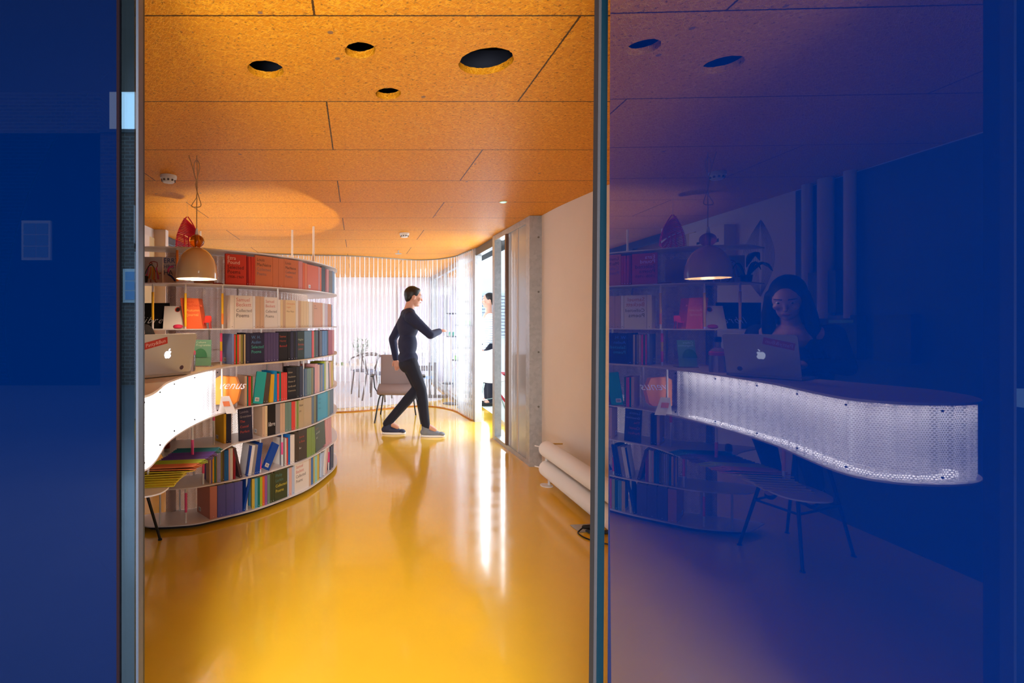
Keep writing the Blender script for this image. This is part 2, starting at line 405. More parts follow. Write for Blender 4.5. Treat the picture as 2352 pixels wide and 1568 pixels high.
# corrugated clear curtain wall
cpts = [(-2.1,6.9),(-1.5,7.22),(-.9,7.42),(-.293,7.51),(.071,7.62),(.45,7.82),(.812,8.02),(1.05,8.05),(1.277,7.93),(1.459,7.62),(1.51,7.23),(1.555,6.86)]
cl = resample(catmull(cpts, 16), .006); cn = normals2(cl)
wv = [p + n*(.016*math.sin(2*math.pi*i*.006/.076)) for i, (p, n) in enumerate(zip(cl, cn))]
vs = []; fs = []
for i, p in enumerate(wv):
    vs += [(p.x,p.y,.012),(p.x,p.y,CEIL)]
    if i: fs.append((2*i-2,2*i,2*i+1,2*i-1))
mb = MB(); mb.add(vs, fs); me = mb.mesh('partition', True)
cw = thing('corrugated_partition', 'clear corrugated plastic partition wall curving across the back of the yellow floored room', 'partition', (.4,7.6,0))
link('corrugated_sheet', me, M_CORR, cw)
def ribbon(pl, nrm, off0, off1, z0, z1):
    poly = [p+n*off0 for p, n in zip(pl, nrm)] + [p+n*off1 for p, n in zip(reversed(pl), reversed(nrm))]
    mb = MB(); N = len(pl)
    A = [p+n*off0 for p, n in zip(pl, nrm)]; B = [p+n*off1 for p, n in zip(pl, nrm)]
    vs = []
    for a, b in zip(A, B): vs += [(a.x,a.y,z0),(b.x,b.y,z0),(b.x,b.y,z1),(a.x,a.y,z1)]
    fs = [(0,1,2,3),(4*N-4,4*N-1,4*N-2,4*N-3)]
    for i in range(N-1):
        for k in range(4): fs.append((4*i+k, 4*i+4+k, 4*i+4+(k+1)%4, 4*i+(k+1)%4))
    return mb.add(vs, fs)
cl2 = resample(catmull(cpts, 16), .06); cn2 = normals2(cl2)
ribbon(cl2, cn2, -.02, .02, .0, .012).build('floor_channel', mat('orange_channel', (196,120,30), .5), cw)
ribbon(cl2, cn2, -.018, .018, 2.286, 2.2995).build('ceiling_channel', mat('grey_channel', (150,138,120), .5), cw)

# steel sliding door unit + column on the right
sd = thing('sliding_door_unit', 'galvanised steel framed sliding door with translucent panel on the right of the aisle', 'door', (1.62,5.3,0))
MB().box(1.578,1.70,4.70,4.80,.0,CEIL-.002).build('front_post', M_GALV, sd)
MB().box(1.545,1.62,5.77,5.86,.0,CEIL-.002).build('rear_post', M_GALV, sd)
MB().hexa([(1.578,4.8,0),(1.66,4.8,0),(1.64,5.77,0),(1.548,5.77,0),(1.578,4.8,.045),(1.66,4.8,.045),(1.64,5.77,.045),(1.548,5.77,.045)]).build('bottom_rail', M_GALV, sd)
MB().hexa([(1.578,4.8,2.24),(1.66,4.8,2.24),(1.64,5.77,2.24),(1.548,5.77,2.24),(1.578,4.8,2.298),(1.66,4.8,2.298),(1.64,5.77,2.298),(1.548,5.77,2.298)]).build('top_rail', M_GALV, sd)
MB().box(1.545,1.575,5.33,5.37,.045,2.24).build('pull_bar', mat('brown_metal', (110,84,70), .4, .5), sd)
tp = NT('polycarbonate_panel')
trn = tp.n('ShaderNodeBsdfTransparent', i_Color=(.92,.9,.9,1)); tl_ = tp.n('ShaderNodeBsdfTranslucent', i_Color=(.9,.86,.84,1)); df_ = tp.n('ShaderNodeBsdfDiffuse', i_Color=(.8,.76,.74,1)); gl_ = tp.n('ShaderNodeBsdfGlossy', i_Roughness=.08)
frp = tp.n('ShaderNodeFresnel', i_IOR=1.5)
M_PC = tp.end(tp.smix(tp.math('MULTIPLY', frp.outputs[0], 1.6), tp.smix(.35, tp.smix(.5, df_.outputs[0], tl_.outputs[0]), trn.outputs[0]), gl_.outputs[0]))
pb = MB().hexa([(1.592,4.8,.045),(1.606,4.8,.045),(1.588,5.35,.045),(1.574,5.35,.045),(1.592,4.8,2.24),(1.606,4.8,2.24),(1.588,5.35,2.24),(1.574,5.35,2.24)])
pb.build('door_panel', M_PC, sd)
MB().box(1.578,1.592,5.04,5.075,.045,2.24).build('panel_stile', mat('pale_stile', (196,184,176), .4, .2), sd)
for z in (.55,1.05,1.6,2.1):
    MB().lathe([(.009,0),(.009,.004),(0,.006)], (1.66,4.70,z), 10, (0,-1,0)).build('bolt', mat('bolt_grey', (120,116,110), .5, .6), sd)
tag(MB().box(1.56,1.65,6.80,6.90,0,CEIL-.002).build('steel_column', M_GALV), 'galvanised steel column at the right end of the corrugated partition', 'column')
tag(MB().box(1.575,1.65,5.86,6.80,2.2,CEIL-.002).build('door_header', mat('dark_header', (96,96,96), .5)), 'dark steel header over the open exit by the sliding door', 'door header')

# front facade: left blue glass panel, sidelight strip, right blue leaf
fl = MB().box(-3.1,-.5825,FACY,FACY+.02,-.02,2.48)
o = fl.build('wall_front', M_BLUE); struct(o)
o['label'] = 'blue coloured glass facade panel left of the doorway'
jb = MB().box(-.582,-.5415,1.272,1.31,0,2.3); struct(jb.build('trim_4', mat('dark_jamb', (26,28,34), .5)))
struct(MB().box(-.5825,-.5755,FACY-.006,FACY+.03,-.02,2.48).build('trim_5', mat('dark_edge', (26,16,22), .9, 0, .05)))
st = MB().box(-.5755,-.5415,1.250,1.258,0,2.3); wf3 = struct(st.build('window_3', M_STRIP)); MB().box(-.5415,-.5320,1.250,1.258,0,2.3).build('pane', M_CLEAR, wf3)
struct(MB().box(-.5315,-.5255,1.235,1.262,0,2.3).build('trim_6', mat('blue_grey_edge', (58,66,82), .35)))
# the open blue glass leaf: its face is the plane x = .475 + .0205 y
def dx(y): return .475+.0205*y
dr = thing('glass_door_leaf', None, None, (.485,.5,.05)); dr.name = 'door_1'; del_keys = [k for k in list(dr.keys())]
dr['kind'] = 'structure'
def yedge(z):  # slightly out-of-plumb far edge, like the photo
    t = (z-.0)/2.3; return 1.022-.02*t
P = []
for z in (.02, 2.34): 
    P += [(dx(.02),.02,z),(dx(.02)+.02,.02,z),(dx(yedge(z))+.02,yedge(z),z),(dx(yedge(z)),yedge(z),z)]
pm_ = MB().hexa(P); pm_.fm[5] = 1; pm_.build('door_pane', [mk_clear_glass('leaf_core_glass', 1.0), M_LEAF], dr)
tl = [(1.018-.0,'a')]
ze = [.0, 2.36]
def xs(z): return .4855+(z-.66)*.0080   # left face of the edge strip leans a little
MB().hexa([(xs(0)-.0005,1.045,0),(.497,1.045,0),(.499,1.06,0),(xs(0),1.06,0),(xs(2.3)-.0005,1.045,2.3),(.513,1.045,2.3),(.515,1.06,2.3),(xs(2.3),1.06,2.3)]).build('glass_edge', mat('teal_glass_edge', (2,26,38), .3, 0, .25), dr)
MB().hexa([(xs(0)-.007,1.04,0),(xs(0)-.0008,1.04,0),(xs(0)-.0008,1.06,0),(xs(0)-.007,1.06,0),(xs(2.3)-.006,1.04,2.3),(xs(2.3)-.0008,1.04,2.3),(xs(2.3)-.0008,1.06,2.3),(xs(2.3)-.006,1.06,2.3)]).build('door_seal', mat('grey_seal', (34,32,38), .8), dr)
struct(MB().box(.64,2.0,FACY+.0,FACY+.03,-.02,2.48).build('wall_entrance', M_BLUE))
# outside in front: pavement, soffit, the building across the street
struct(MB().box(-9,9,-9,.95,-.06,-.0).build('floor_street', M_PAVE))
struct(MB().box(-4,4,-.12,1.25,2.5,2.62).build('ceiling_canopy', M_SOFFIT))
hb = thing('street_building', 'brick building with white sash windows across the street, seen in the left glass strip', 'building', (0,-8.2,0))
MB().box(-9,9,-8.6,-8.2,0,5.25).box(-12,-5.35,-8.6,-8.2,0,9.0).build('wall', M_BRICK, hb)
MB().box(-5.35,9,-8.65,-8.15,5.25,5.32).build('parapet', mat('grey_stone', (60,62,66), .8), hb)
for x, z, ww, hh in ((-4.85,1.72,1.0,.7),(-4.62,2.95,1.0,.78),(-6.95,2.6,.6,.82),(-2.0,1.72,1.0,.7),(-2.0,2.95,1.0,.78),(.8,1.72,1.0,.7),(.8,2.95,1.0,.78),(3.6,1.72,1.0,.7),(3.6,2.95,1.0,.78)):
    for z in (z,):
        f_ = MB().box(x,x+ww,-8.22,-8.14,z,z+hh).build('window', mat('window_white', (150,154,160), .5), hb)
        pm = MB()
        for i in range(2):
            for j in range(3): pm.box(x+.04+i*(ww-.08)/2+.01,x+.04+(i+1)*(ww-.08)/2-.01,-8.14,-8.13,z+.05+j*(hh-.1)/3+.01,z+.05+(j+1)*(hh-.1)/3-.01)
        pm.build('panes', mat('window_reflect', (70,110,150), .1), f_)
tr_ = thing('street_tree', 'bare branched tree rising behind the brick building', 'tree', (-3.9,-9.4,0))
tbm = MB().tube([(-3.9,-9.4,0),(-3.88,-9.4,3.5),(-3.8,-9.3,5.5)], [.14,.1,.06])
for k in range(60):
    z0 = random.uniform(3.6,5.6); a = random.uniform(0,6.28); L = random.uniform(.5,1.4)
    p0 = Vector((-3.85,-9.35,z0)); p1 = p0+Vector((math.cos(a)*L*.6,math.sin(a)*L*.3,L*.6)); p2 = p1+Vector((math.cos(a+.6)*L*.5,0,L*.35))
    tbm.tube([p0,p1,p2],[.025,.015,.006],5)
tbm.build('branches', mat('bark', (50,44,40), .9), tr_)
# yard on the right of the room
struct(MB().box(1.95,9,2.0,16,-.06,-.0).build('floor_yard', mat('yard_floor', (224,226,214), .4)))
sl = MB()
for k in range(14): sl.box(1.9,3.9,11.93,11.999,.95+.075*k,.95+.075*k+.05)
tag(sl.build('slatted_screen', mat('pale_blue_slats', (206,216,230), .5)), 'pale horizontal slatted screen on the yard wall outside the exit', 'screen')

# ------------------------------------------------------------------ the curved bookcase and its counter
LV = [.039,.272,.520,.753,1.042,1.283,1.575,1.804]; TH = .007
Cpts = [(-1.52,3.37),(-1.35,3.25),(-1.24,3.24),(-1.05,3.275),(-.915,3.36),(-.70,3.53),(-.518,3.75),(-.377,3.97),(-.26,4.29),(-.196,4.54),(-.185,4.75),(-.21,5.0),(-.30,5.25),(-.45,5.45),(-.70,5.62),(-1.0,5.68),(-1.3,5.6),(-1.55,5.4)]
CF = resample(catmull(Cpts, 12), .02); CN = normals2(CF); CS = arclen(CF)   # CN points inward (left of travel = away from viewer)
if CN[20].y < 0: CN = [-n for n in CN]
def taper(s, L=CS[-1], w=.29):
    a = min(1, max(0, s)/.22); a = math.sin(a*math.pi/2)**.8; b = min(1, max(0, (L-s))/.25); b = math.sin(b*math.pi/2)
    return .004 + (w-.004)*a*b
CB = [p + n*taper(s) for p, n, s in zip(CF, CN, CS)]
bc = thing('curved_bookcase', 'long white curved bookcase full of books that flows into the wavy lit counter', 'bookcase', (-.7,3.6,0))
def plate(poly, z, m=M_SHELF, name='shelf'):
    mb = MB(); mb.prism([(p[0],p[1]) for p in poly], z-TH, z); return mb.build(name, m, bc)
base_poly = CF + list(reversed(CB))
for k in (0,1,5,6,7):
    curve_fill('shelf', [base_poly], LV[k]-TH, TH, M_SHELF, bc)
# lobed plates: level 2 (magazines), 3 (under the lit band), 4 (worktop)
i0 = min(range(len(CF)), key=lambda i: (CF[i]-Vector((-.70,3.53))).length)
tailF = CF[i0:]; tailB = [CB[i] for i in range(len(CF)) if i >= i0]
lobe34 = catmull([(-.74,3.49),(-.80,3.40),(-.862,3.20),(-.893,3.05),(-.913,2.85),(-.918,2.65),(-.905,2.45),(-.868,2.28),(-.836,2.13),(-.825,2.02),(-.85,1.945),(-.925,1.895),(-1.05,1.88),(-1.18,1.905),(-1.28,1.97),(-1.36,2.08)], 10)
lobe34 = resample(lobe34, .015)
# worktop outline: lobe (reversed so that it runs from the far tip to the bookcase), bookcase front, back edge, inner edge
inner4 = catmull([(-1.36,2.08),(-1.40,2.25),(-1.33,2.45),(-1.24,2.70),(-1.22,2.95),(-1.32,3.2),(-1.50,3.38)], 8)
inner3 = catmull([(-1.36,2.08),(-1.34,2.22),(-1.24,2.36),(-1.18,2.6),(-1.17,2.9),(-1.28,3.2),(-1.50,3.38)], 8)
P4 = list(reversed(lobe34)) + tailF + list(reversed(CB)) + list(reversed(inner4))[1:-1]
P3 = list(reversed(lobe34)) + tailF + list(reversed(CB)) + list(reversed(inner3))[1:-1]
curve_fill('worktop', [P4], LV[4]-.010, .010, M_DESK, bc)
curve_fill('shelf', [P3], LV[3]-TH, TH, M_SHELF, bc)
lobe2 = resample(catmull([(-.74,3.49),(-.82,3.385),(-.865,3.127),(-.90,2.93),(-.935,2.76),(-.94,2.60),(-.92,2.50),(-.935,2.42),(-1.0,2.375),(-1.09,2.38),(-1.15,2.44)], 10), .015)
inner2 = catmull([(-1.15,2.44),(-1.17,2.55),(-1.15,2.75),(-1.14,3.0),(-1.25,3.22),(-1.50,3.38)], 8)
P2 = list(reversed(lobe2)) + tailF + list(reversed(CB)) + list(reversed(inner2))[1:-1]
curve_fill('shelf', [P2], LV[2]-TH, TH, M_SHELF, bc)
# plinth in shadow under the lowest shelf
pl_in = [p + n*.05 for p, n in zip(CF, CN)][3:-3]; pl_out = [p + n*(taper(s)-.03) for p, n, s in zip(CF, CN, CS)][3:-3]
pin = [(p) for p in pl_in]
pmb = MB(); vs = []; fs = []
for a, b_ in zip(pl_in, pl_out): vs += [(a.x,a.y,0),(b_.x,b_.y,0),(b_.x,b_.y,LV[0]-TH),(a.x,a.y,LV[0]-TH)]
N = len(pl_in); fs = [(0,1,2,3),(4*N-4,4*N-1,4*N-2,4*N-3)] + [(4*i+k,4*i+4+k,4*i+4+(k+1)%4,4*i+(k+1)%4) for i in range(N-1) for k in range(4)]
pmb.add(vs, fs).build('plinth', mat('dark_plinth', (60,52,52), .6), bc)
# honeycomb sheets: wavy ribbons with a real length/height UV
def sheet(pl, z0, z1, m, name, parent, amp=.006, period=.055, step=.0075):
    p_ = resample(pl, step); n_ = normals2(p_); S = arclen(p_)
    vs = []; fs = []; uv = []
    for i, (p, n) in enumerate(zip(p_, n_)):
        t = (S[i] % period)/period
        w = amp*(2*math.exp(-((t-.5)/.16)**2)-.4)
        q = p+n*w; vs += [(q.x,q.y,z0),(q.x,q.y,z1)]; uv.append(S[i])
        if i: fs.append((2*i-2,2*i,2*i+1,2*i-1))
    mb = MB(); mb.add(vs, fs)
    me = bpy.data.meshes.new(name); me.from_pydata(mb.v, [], mb.f); ul = me.uv_layers.new(name='UVMap')
    for poly_ in me.polygons:
        poly_.use_smooth = True
        for li in poly_.loop_indices:
            vi = me.loops[li].vertex_index; ul.data[li].uv = (uv[vi//2], vs[vi][2])
    return link(name, me, m, parent)
back_pl = [p + n*(taper(s)-.012) for p, n, s in zip(CF, CN, CS)]
back_pl = [p for p, s in zip(back_pl, CS) if .10 < s < CS[-1]*.62]
for k in range(7):
    sheet(back_pl, LV[k]+.001, LV[k+1]-TH-(.012 if k == 3 else .001), M_HONEY, 'back_sheet', bc, .004, .05)
def inset(pl, d):
    nn = normals2(pl); c = sum(pl, Vector((0,0)))/len(pl); out = []
    for p, n in zip(pl, nn): out.append(p+n*d)
    return out
lp_ = inset(lobe34, -.02)
if (lp_[60]-Vector((-1.2,2.6))).length > (lobe34[60]-Vector((-1.2,2.6))).length: lp_ = inset(lobe34, .02)
i1 = min(range(len(lp_)), key=lambda i: abs((lp_[i].x/lp_[i].y) - (497-PX)/F) if lp_[i].y > 2.9 else 9)
lit = lp_[i1:]
sheet(lit, LV[3]+.001, LV[4]-.011, M_LIT, 'lit_band', bc, .006, .062)
nl = normals2(lit)
for k in range(0, len(lit), 20):   # small dark fixing screws along the band
    for z in (LV[3]+.022, LV[4]-.03):
        p = lit[k]; n = nl[k]; s_ = 1 if (p+n*.1-Vector((-1.2,2.6))).length > (p-Vector((-1.2,2.6))).length else -1
        MB().ball((p.x+n.x*s_*.010,p.y+n.y*s_*.010,z), .0045, 8).build('screw', M_BLACK, bc)
# LED strips inside the band
led_m = mat('led_strip', (255,250,252), .5, emit=34.0)
pin_ = inset(lobe34, -.075)
if (pin_[60]-Vector((-1.2,2.6))).length > (lobe34[60]-Vector((-1.2,2.6))).length: pin_ = inset(lobe34, .075)
pin_ = resample(pin_[i1+3:-4], .03); pn_ = normals2(pin_)
ribbon(pin_, pn_, -.018, .018, LV[3]+.001, LV[3]+.006).build('led_strip', mat('led_strip_low', (255,250,252), .5, emit=9.0), bc)
ribbon(pin_, pn_, -.018, .018, LV[4]-.017, LV[4]-.012).build('led_strip', led_m, bc)
pbk = inset(lobe34, -.13)
if (pbk[60]-Vector((-1.2,2.6))).length > (lobe34[60]-Vector((-1.2,2.6))).length: pbk = inset(lobe34, .13)
pbk = [p for p, q_ in zip(pbk, lobe34) if q_.y > 2.2 and q_.x > -1.1][max(0,i1-2):] + [Vector(v) for v in ((-1.01,2.09),(-1.10,2.05),(-1.20,2.08),(-1.27,2.15))]
pbk = resample(pbk, .03); pbn = normals2(pbk)
ribbon(pbk, pbn, -.002, .002, LV[3]+.001, LV[4]-.0105).build('reflector', mat('reflector_grey', (150,150,165), .5), bc)
# posts: (screen x, screen x reference depth by the front curve inset), level span, tape colours
ray_cache = {}
def on_curve(px, pl, far=False):
    t = (px-PX)/F; best = None
    for a, b_ in zip(pl, pl[1:]):
        fa = a.x-t*a.y; fb = b_.x-t*b_.y
        if fa == 0 or fa*fb <= 0 and fa != fb:
            u = fa/(fa-fb); q = a.lerp(b_, u); d = (b_-a).normalized()
            if best is None or (q.y < best[0].y) != far: best = (q, d)
    return best
def inpl(d): return [p + n*d for p, n in zip(CF, CN)]
PIN = inpl(.035)
tapec = {'pink': (255,92,150), 'yellow': (246,196,40), 'orange': (250,150,60)}
def post(px, k0, k1, bands=(), pl=PIN, depth=None):
    if depth: x, y = XW(px, depth), depth
    else:
        q = on_curve(px, pl); 
        if q is None: return
        x, y = q[0].x, q[0].y
    z0 = LV[k0]; z1 = LV[k1]-TH-(.004 if k1 == 4 else 0)
    o = MB().tube([(x,y,z0),(x,y,z1)], .0062, 12).build('post', M_WHITE, bc, True)
    for c, a, b_ in bands:
        t = MB().tube([(x,y,z0+(z1-z0)*a),(x,y,z0+(z1-z0)*b_)], .0080, 12).build('tape', mat('tape_'+c, tapec[c], .5), bc, True)
for a in [(351,5,6,[('yellow',.2,.82)]),(426,5,6,[('yellow',.05,.8)]),(511,5,6,[('orange',.1,.35),('yellow',.35,.82)]),(638,5,6,()),(407,6,7,[('orange',.05,.95)]),
          (508,4,5,[('pink',.1,.4),('yellow',.4,.66),('pink',.66,.9)]),(733,4,5,[('orange',.15,.9)]),(543,3,4,()),(697,3,4,()),(600,4,5,()),
          (491,2,3,[('pink',.7,.95)]),(648,1,2,[('pink',.35,.72)]),(467,1,2,[('pink',.3,.9)]),(598,1,2,[('pink',.1,.5)]),
          (368,0,1,()),(427,0,1,[('pink',.3,.85)]),(567,0,1,()),(755,0,1,[('pink',.3,.7)]),(765,3,4,()),(690,2,3,())]: post(*a)
PBK = [p + n*max(.03, taper(s)-.03) for p, n, s in zip(CF, CN, CS)]
for a in [(413,0,1,()),(445,1,2,()),(546,5,6,()),(613,3,4,()),(650,3,4,()),(690,3,4,()),(386,4,5,()),(481,4,5,())]: post(*a, pl=PBK)
post(442, 2, 3, [('pink',.1,.6)], depth=2.93); post(340, 2, 3, [('orange',.3,.9)], depth=2.62); post(510, 3, 4, (), depth=3.28)
# hanging rods from the ceiling to the top shelf
for px, py, dpt in ((671,533,5.45),(720,525,5.25),(460,515,5.52)):
    x = XW(px, dpt); top = CEIL
    MB().tube([(x,dpt,LV[7]),(x,dpt,top)], .011, 12).build('hanging_rod', M_WHITE, bc, True)

# ------------------------------------------------------------------ books
C = {'red':(206,62,46),'dark red':(150,24,30),'terracotta':(208,118,76),'pink':(216,140,140),'orange':(228,104,52),'light orange':(232,132,84),'black':(24,20,22),
 'pale pink':(226,178,166),'brown':(88,74,64),'grey brown':(116,100,92),'light blue':(120,160,206),'dark green':(44,54,44),'ivory':(236,226,216),'white':(238,236,238),'tan':(212,176,146),
 'cream':(234,208,164),'peach':(222,164,124),'lilac':(212,196,214),'ochre':(206,134,78),'teal':(0,120,108),'violet':(112,96,170),'periwinkle':(128,146,204),'green':(70,120,44),
 'olive':(136,128,66),'beige':(196,170,128),'navy':(44,44,70),'purple':(84,70,110),'slate green':(76,96,88),'steel blue':(92,128,156),'blue':(70,124,186),'crimson':(170,36,66),
 'turquoise':(40,170,166),'sky blue':(0,136,196),'yellow':(230,176,34),'mustard':(176,140,30),'scarlet':(232,72,64),'grey':(148,142,144),'slate blue':(88,108,132),'grey green':(112,142,132),
 'pale blue':(186,200,224),'cyan':(50,164,196),'leaf green':(130,156,64),'lime':(176,192,50),'royal blue':(0,70,168),'bright blue':(20,110,190),'mint':(156,214,200),'lavender':(168,168,214),
 'mauve':(150,90,168),'salmon':(206,134,116),'coffee':(72,60,48),'dusty rose':(218,156,156),'blue violet':(92,92,168),'aqua':(96,176,204),'deep green':(66,74,44),'plum':(80,60,70),'gold':(214,186,70)}
def bmat(c): return mat('cloth_'+c.replace(' ','_'), C[c], .55)
BCUR = inpl(.018)
ORD = ['first','second','third','fourth','fifth','sixth','seventh','eighth','ninth','tenth','eleventh','twelfth','thirteenth','fourteenth','fifteenth','sixteenth','seventeenth','eighteenth','nineteenth','twentieth','twenty-first','twenty-second','twenty-third','twenty-fourth','twenty-fifth','twenty-sixth','twenty-seventh','twenty-eighth','twenty-ninth','thirtieth','thirty-first','thirty-second','thirty-third','thirty-fourth','thirty-fifth','thirty-sixth','thirty-seventh']
def book(kind, A, B, A2, B2, z, h, c, label, group, lean=0, lines=None, barcode=False, dots=None, pagec=None):
    """A,B front-left/right, A2,B2 back-left/right in plan. kind 's' spine out, 'f' face out"""
    A, B, A2, B2 = [Vector((p[0], p[1], 0)) for p in (A, B, A2, B2)]
    t = .0016
    mb = MB()
    def quad(P, z0, z1): mb.hexa([Vector((p.x,p.y,z0)) for p in P] + [Vector((p.x,p.y,z1)) for p in P])
    e = (B-A).normalized(); d1 = (A2-A).normalized(); d2 = (B2-B).normalized()
    if kind == 's':
        quad([A, B, B+d2*t, A+d1*t], 0, h); quad([A+d1*t, A+d1*t+e*t, A2+e*t, A2], 0, h); quad([B+d2*t-e*t, B+d2*t, B2, B2-e*t], 0, h)
        pg = [A+d1*t*1.05+e*t*1.02, B+d2*t*1.05-e*t*1.02, B2-e*t*1.02-d2*.004, A2+e*t*1.02-d1*.004]
    else:
        quad([A, B, B+d2*t, A+d1*t], 0, h); quad([A2-d1*t, B2-d2*t, B2, A2], 0, h); quad([A+d1*t, A+d1*t+e*t, A2-d1*t+e*t, A2-d1*t], 0, h)
        pg = [A+d1*t*1.02+e*t*1.05, B+d2*t*1.02-e*.004, B2-d2*t*1.02-e*.004, A2-d1*t*1.02+e*t*1.05]
    L = math.radians(lean); ax = Vector((0,0,1)).cross(e).normalized()   # rotate about the front-to-back axis
    piv = (B if lean > 0 else A)
    Rm = Matrix.Translation(Vector((piv.x,piv.y,z))) @ Matrix.Rotation(L, 4, ax) @ Matrix.Translation(-Vector((piv.x,piv.y,0)))
    # positive lean: top goes towards +e
    chk = Rm @ Vector((piv.x,piv.y,h))
    if lean and (chk-Vector((piv.x,piv.y,z))).dot(e)*lean < 0:
        Rm = Matrix.Translation(Vector((piv.x,piv.y,z))) @ Matrix.Rotation(-L, 4, ax) @ Matrix.Translation(-Vector((piv.x,piv.y,0)))
    mb.v = [Rm @ v for v in mb.v]
    o = mb.build('book', bmat(c)); tag(o, label, 'book', group)
    pm = MB(); pm.hexa([Vector((p.x,p.y,.0025)) for p in pg] + [Vector((p.x,p.y,h-.0025)) for p in pg]); pm.v = [Rm @ v for v in pm.v]
    pm.build('pages', M_PAPER, o)
    R3 = Rm.to_3x3()
    def put(s, size, u, v, colr, left=True, P0=None, dirv=None, nrm=None, **kw):
        e_ = dirv or e; n_ = nrm or Vector((e.y, -e.x, 0))
        q = (P0 or A) + e_*u + Vector((0,0,v)) + n_*.0009
        text_mesh(s, size, Rm @ q, R3 @ e_, R3 @ Vector((0,0,1)), mat('ink_%d_%d_%d' % colr, colr, .6), o, maxw=kw.pop('W', None), **kw)
    if lines:
        face = kind == 'f'
        if face: W = (B-A).length; P0 = A; dv = e; nn = Vector((e.y,-e.x,0))
        else:
            W = (A2-A).length; P0 = A2; dv = (A-A2).normalized(); nn = Vector((dv.y,-dv.x,0))
        for i, (s, cc, v, sz) in enumerate(lines):
            put(s, sz*h*1.22, W*.08, h*(v-.02), cc, P0=P0, dirv=dv, nrm=nn, W=W*.86)
    if barcode:
        if kind == 's': P0 = A2; dv = (A-A2).normalized(); nn = Vector((dv.y,-dv.x,0)); W = (A-A2).length
        else: P0 = A; dv = e; nn = Vector((e.y,-e.x,0)); W = (B-A).length
        def pt(u, v, w=.0006): return Rm @ (P0+dv*u+Vector((0,0,v))+nn*w)
        u0, u1 = W*.12, W*.12+.034
        MB().hexa([pt(u0,.016,.0002),pt(u1,.016,.0002),pt(u1,.016,.0007),pt(u0,.016,.0007),pt(u0,.042,.0002),pt(u1,.042,.0002),pt(u1,.042,.0007),pt(u0,.042,.0007)]).build('barcode_label', M_WHITE, o)
        bb = MB()
        for i, ww in enumerate((.001,.002,.001,.0015,.001,.002,.001,.001,.002)):
            a = u0+.005+i*.0028; bb.add([pt(a,.020,.0009),pt(a+ww,.020,.0009),pt(a+ww,.037,.0009),pt(a,.037,.0009)], [(0,1,2,3)])
        bb.build('barcode', M_BLACK, o)
    if kind == 's' and (dots or (B-A).length > .010):
        m_ = (A+B)/2; n_ = Vector((e.y,-e.x,0)); q = Rm @ (m_+n_*.0006+Vector((0,0,.012)))
        u = R3 @ e; v = R3 @ Vector((0,0,1)); r = .002
        MB().slab([q-u*r-v*r, q+u*r-v*r, q+u*r+v*r, q-u*r+v*r], .0003, n_).build('publisher_mark', mat('mark_pale', (220,214,214), .6) if sum(C[c]) < 460 else mat('mark_dark', (90,70,60), .6), o)
    return o
def row(level, shelfname, items, hdef=.2, ddef=.13, inset_extra=0):
    z = LV[level]; N = len(items); names = [it[3] for it in items]
    cur = inpl(.018+inset_extra)
    prevB = None
    for i, it in enumerate(items):
        kind, x0, x1, c = it[:4]; o = it[4] if len(it) > 4 else {}
        if kind == 'gap': continue
        h = o.get('h', hdef); dd = o.get('d', ddef)
        a = on_curve(x0, cur); b_ = on_curve(x1, cur)
        if a is None or b_ is None: continue
        A, dA = a; B, dB = b_
        e = (B-A); W = e.length; e.normalize(); n = Vector((-e.y, e.x))
        if n.dot(Vector((-1,1))) < 0 and n.y < 0: n = -n
        g = .0003
        A = A+e*g; B = B-e*g
        if kind == 'f':
            dd = o.get('d', .016); back = min(.0, 0)
            A2 = A+n*dd; B2 = B+n*dd
        else:
            nA = Vector((-dA.y,dA.x)); nB = Vector((-dB.y,dB.x))
            if nA.y < 0 and nA.x > 0: nA = -nA
            if nB.y < 0 and nB.x > 0: nB = -nB
            A2 = A+nA*dd; B2 = B+nB*dd
            if 'side' in o:   # show more of the left board: swing the back-left corner to the given screen x
                t_ = (o['side']-PX)/F
                # |A + ... | : find point on ray at distance dd from A, farther solution
                aa = t_*t_+1; bb = -2*(t_*A.x+A.y); cc = A.x**2+A.y**2-dd*dd; disc = bb*bb-4*aa*cc
                if disc > 0:
                    y = (-bb+math.sqrt(disc))/(2*aa); A2 = Vector((t_*y, y)); B2 = B+(A2-A)
                    pr = B2-A2
        if 'slanted' in o: pass
        what = {'s': 'spine-out', 'f': 'facing out'}[kind]
        same = [j for j in range(N) if names[j] == c and not (len(items[j]) > 4 and 'label' in items[j][4])]
        sh = shelfname.replace(' of the bookcase', '')
        post_ = 'cover out' if kind == 'f' else 'spine out'
        if o.get('label'): lab = o['label']
        elif len(same) == 1: lab = 'only plain %s book, %s, on the %s' % (c, post_, sh)
        else: lab = '%s %s book from the left, %s, on the %s' % (ORD[same.index(i)], c, post_, sh)
        book(kind, A, B, A2, B2, z, h, c, lab, 'books on the '+sh, o.get('lean', 0), o.get('lines'), o.get('bar', False))
S = 's'; Fc = 'f'
W_ = (244,214,196); K = (60,20,20)
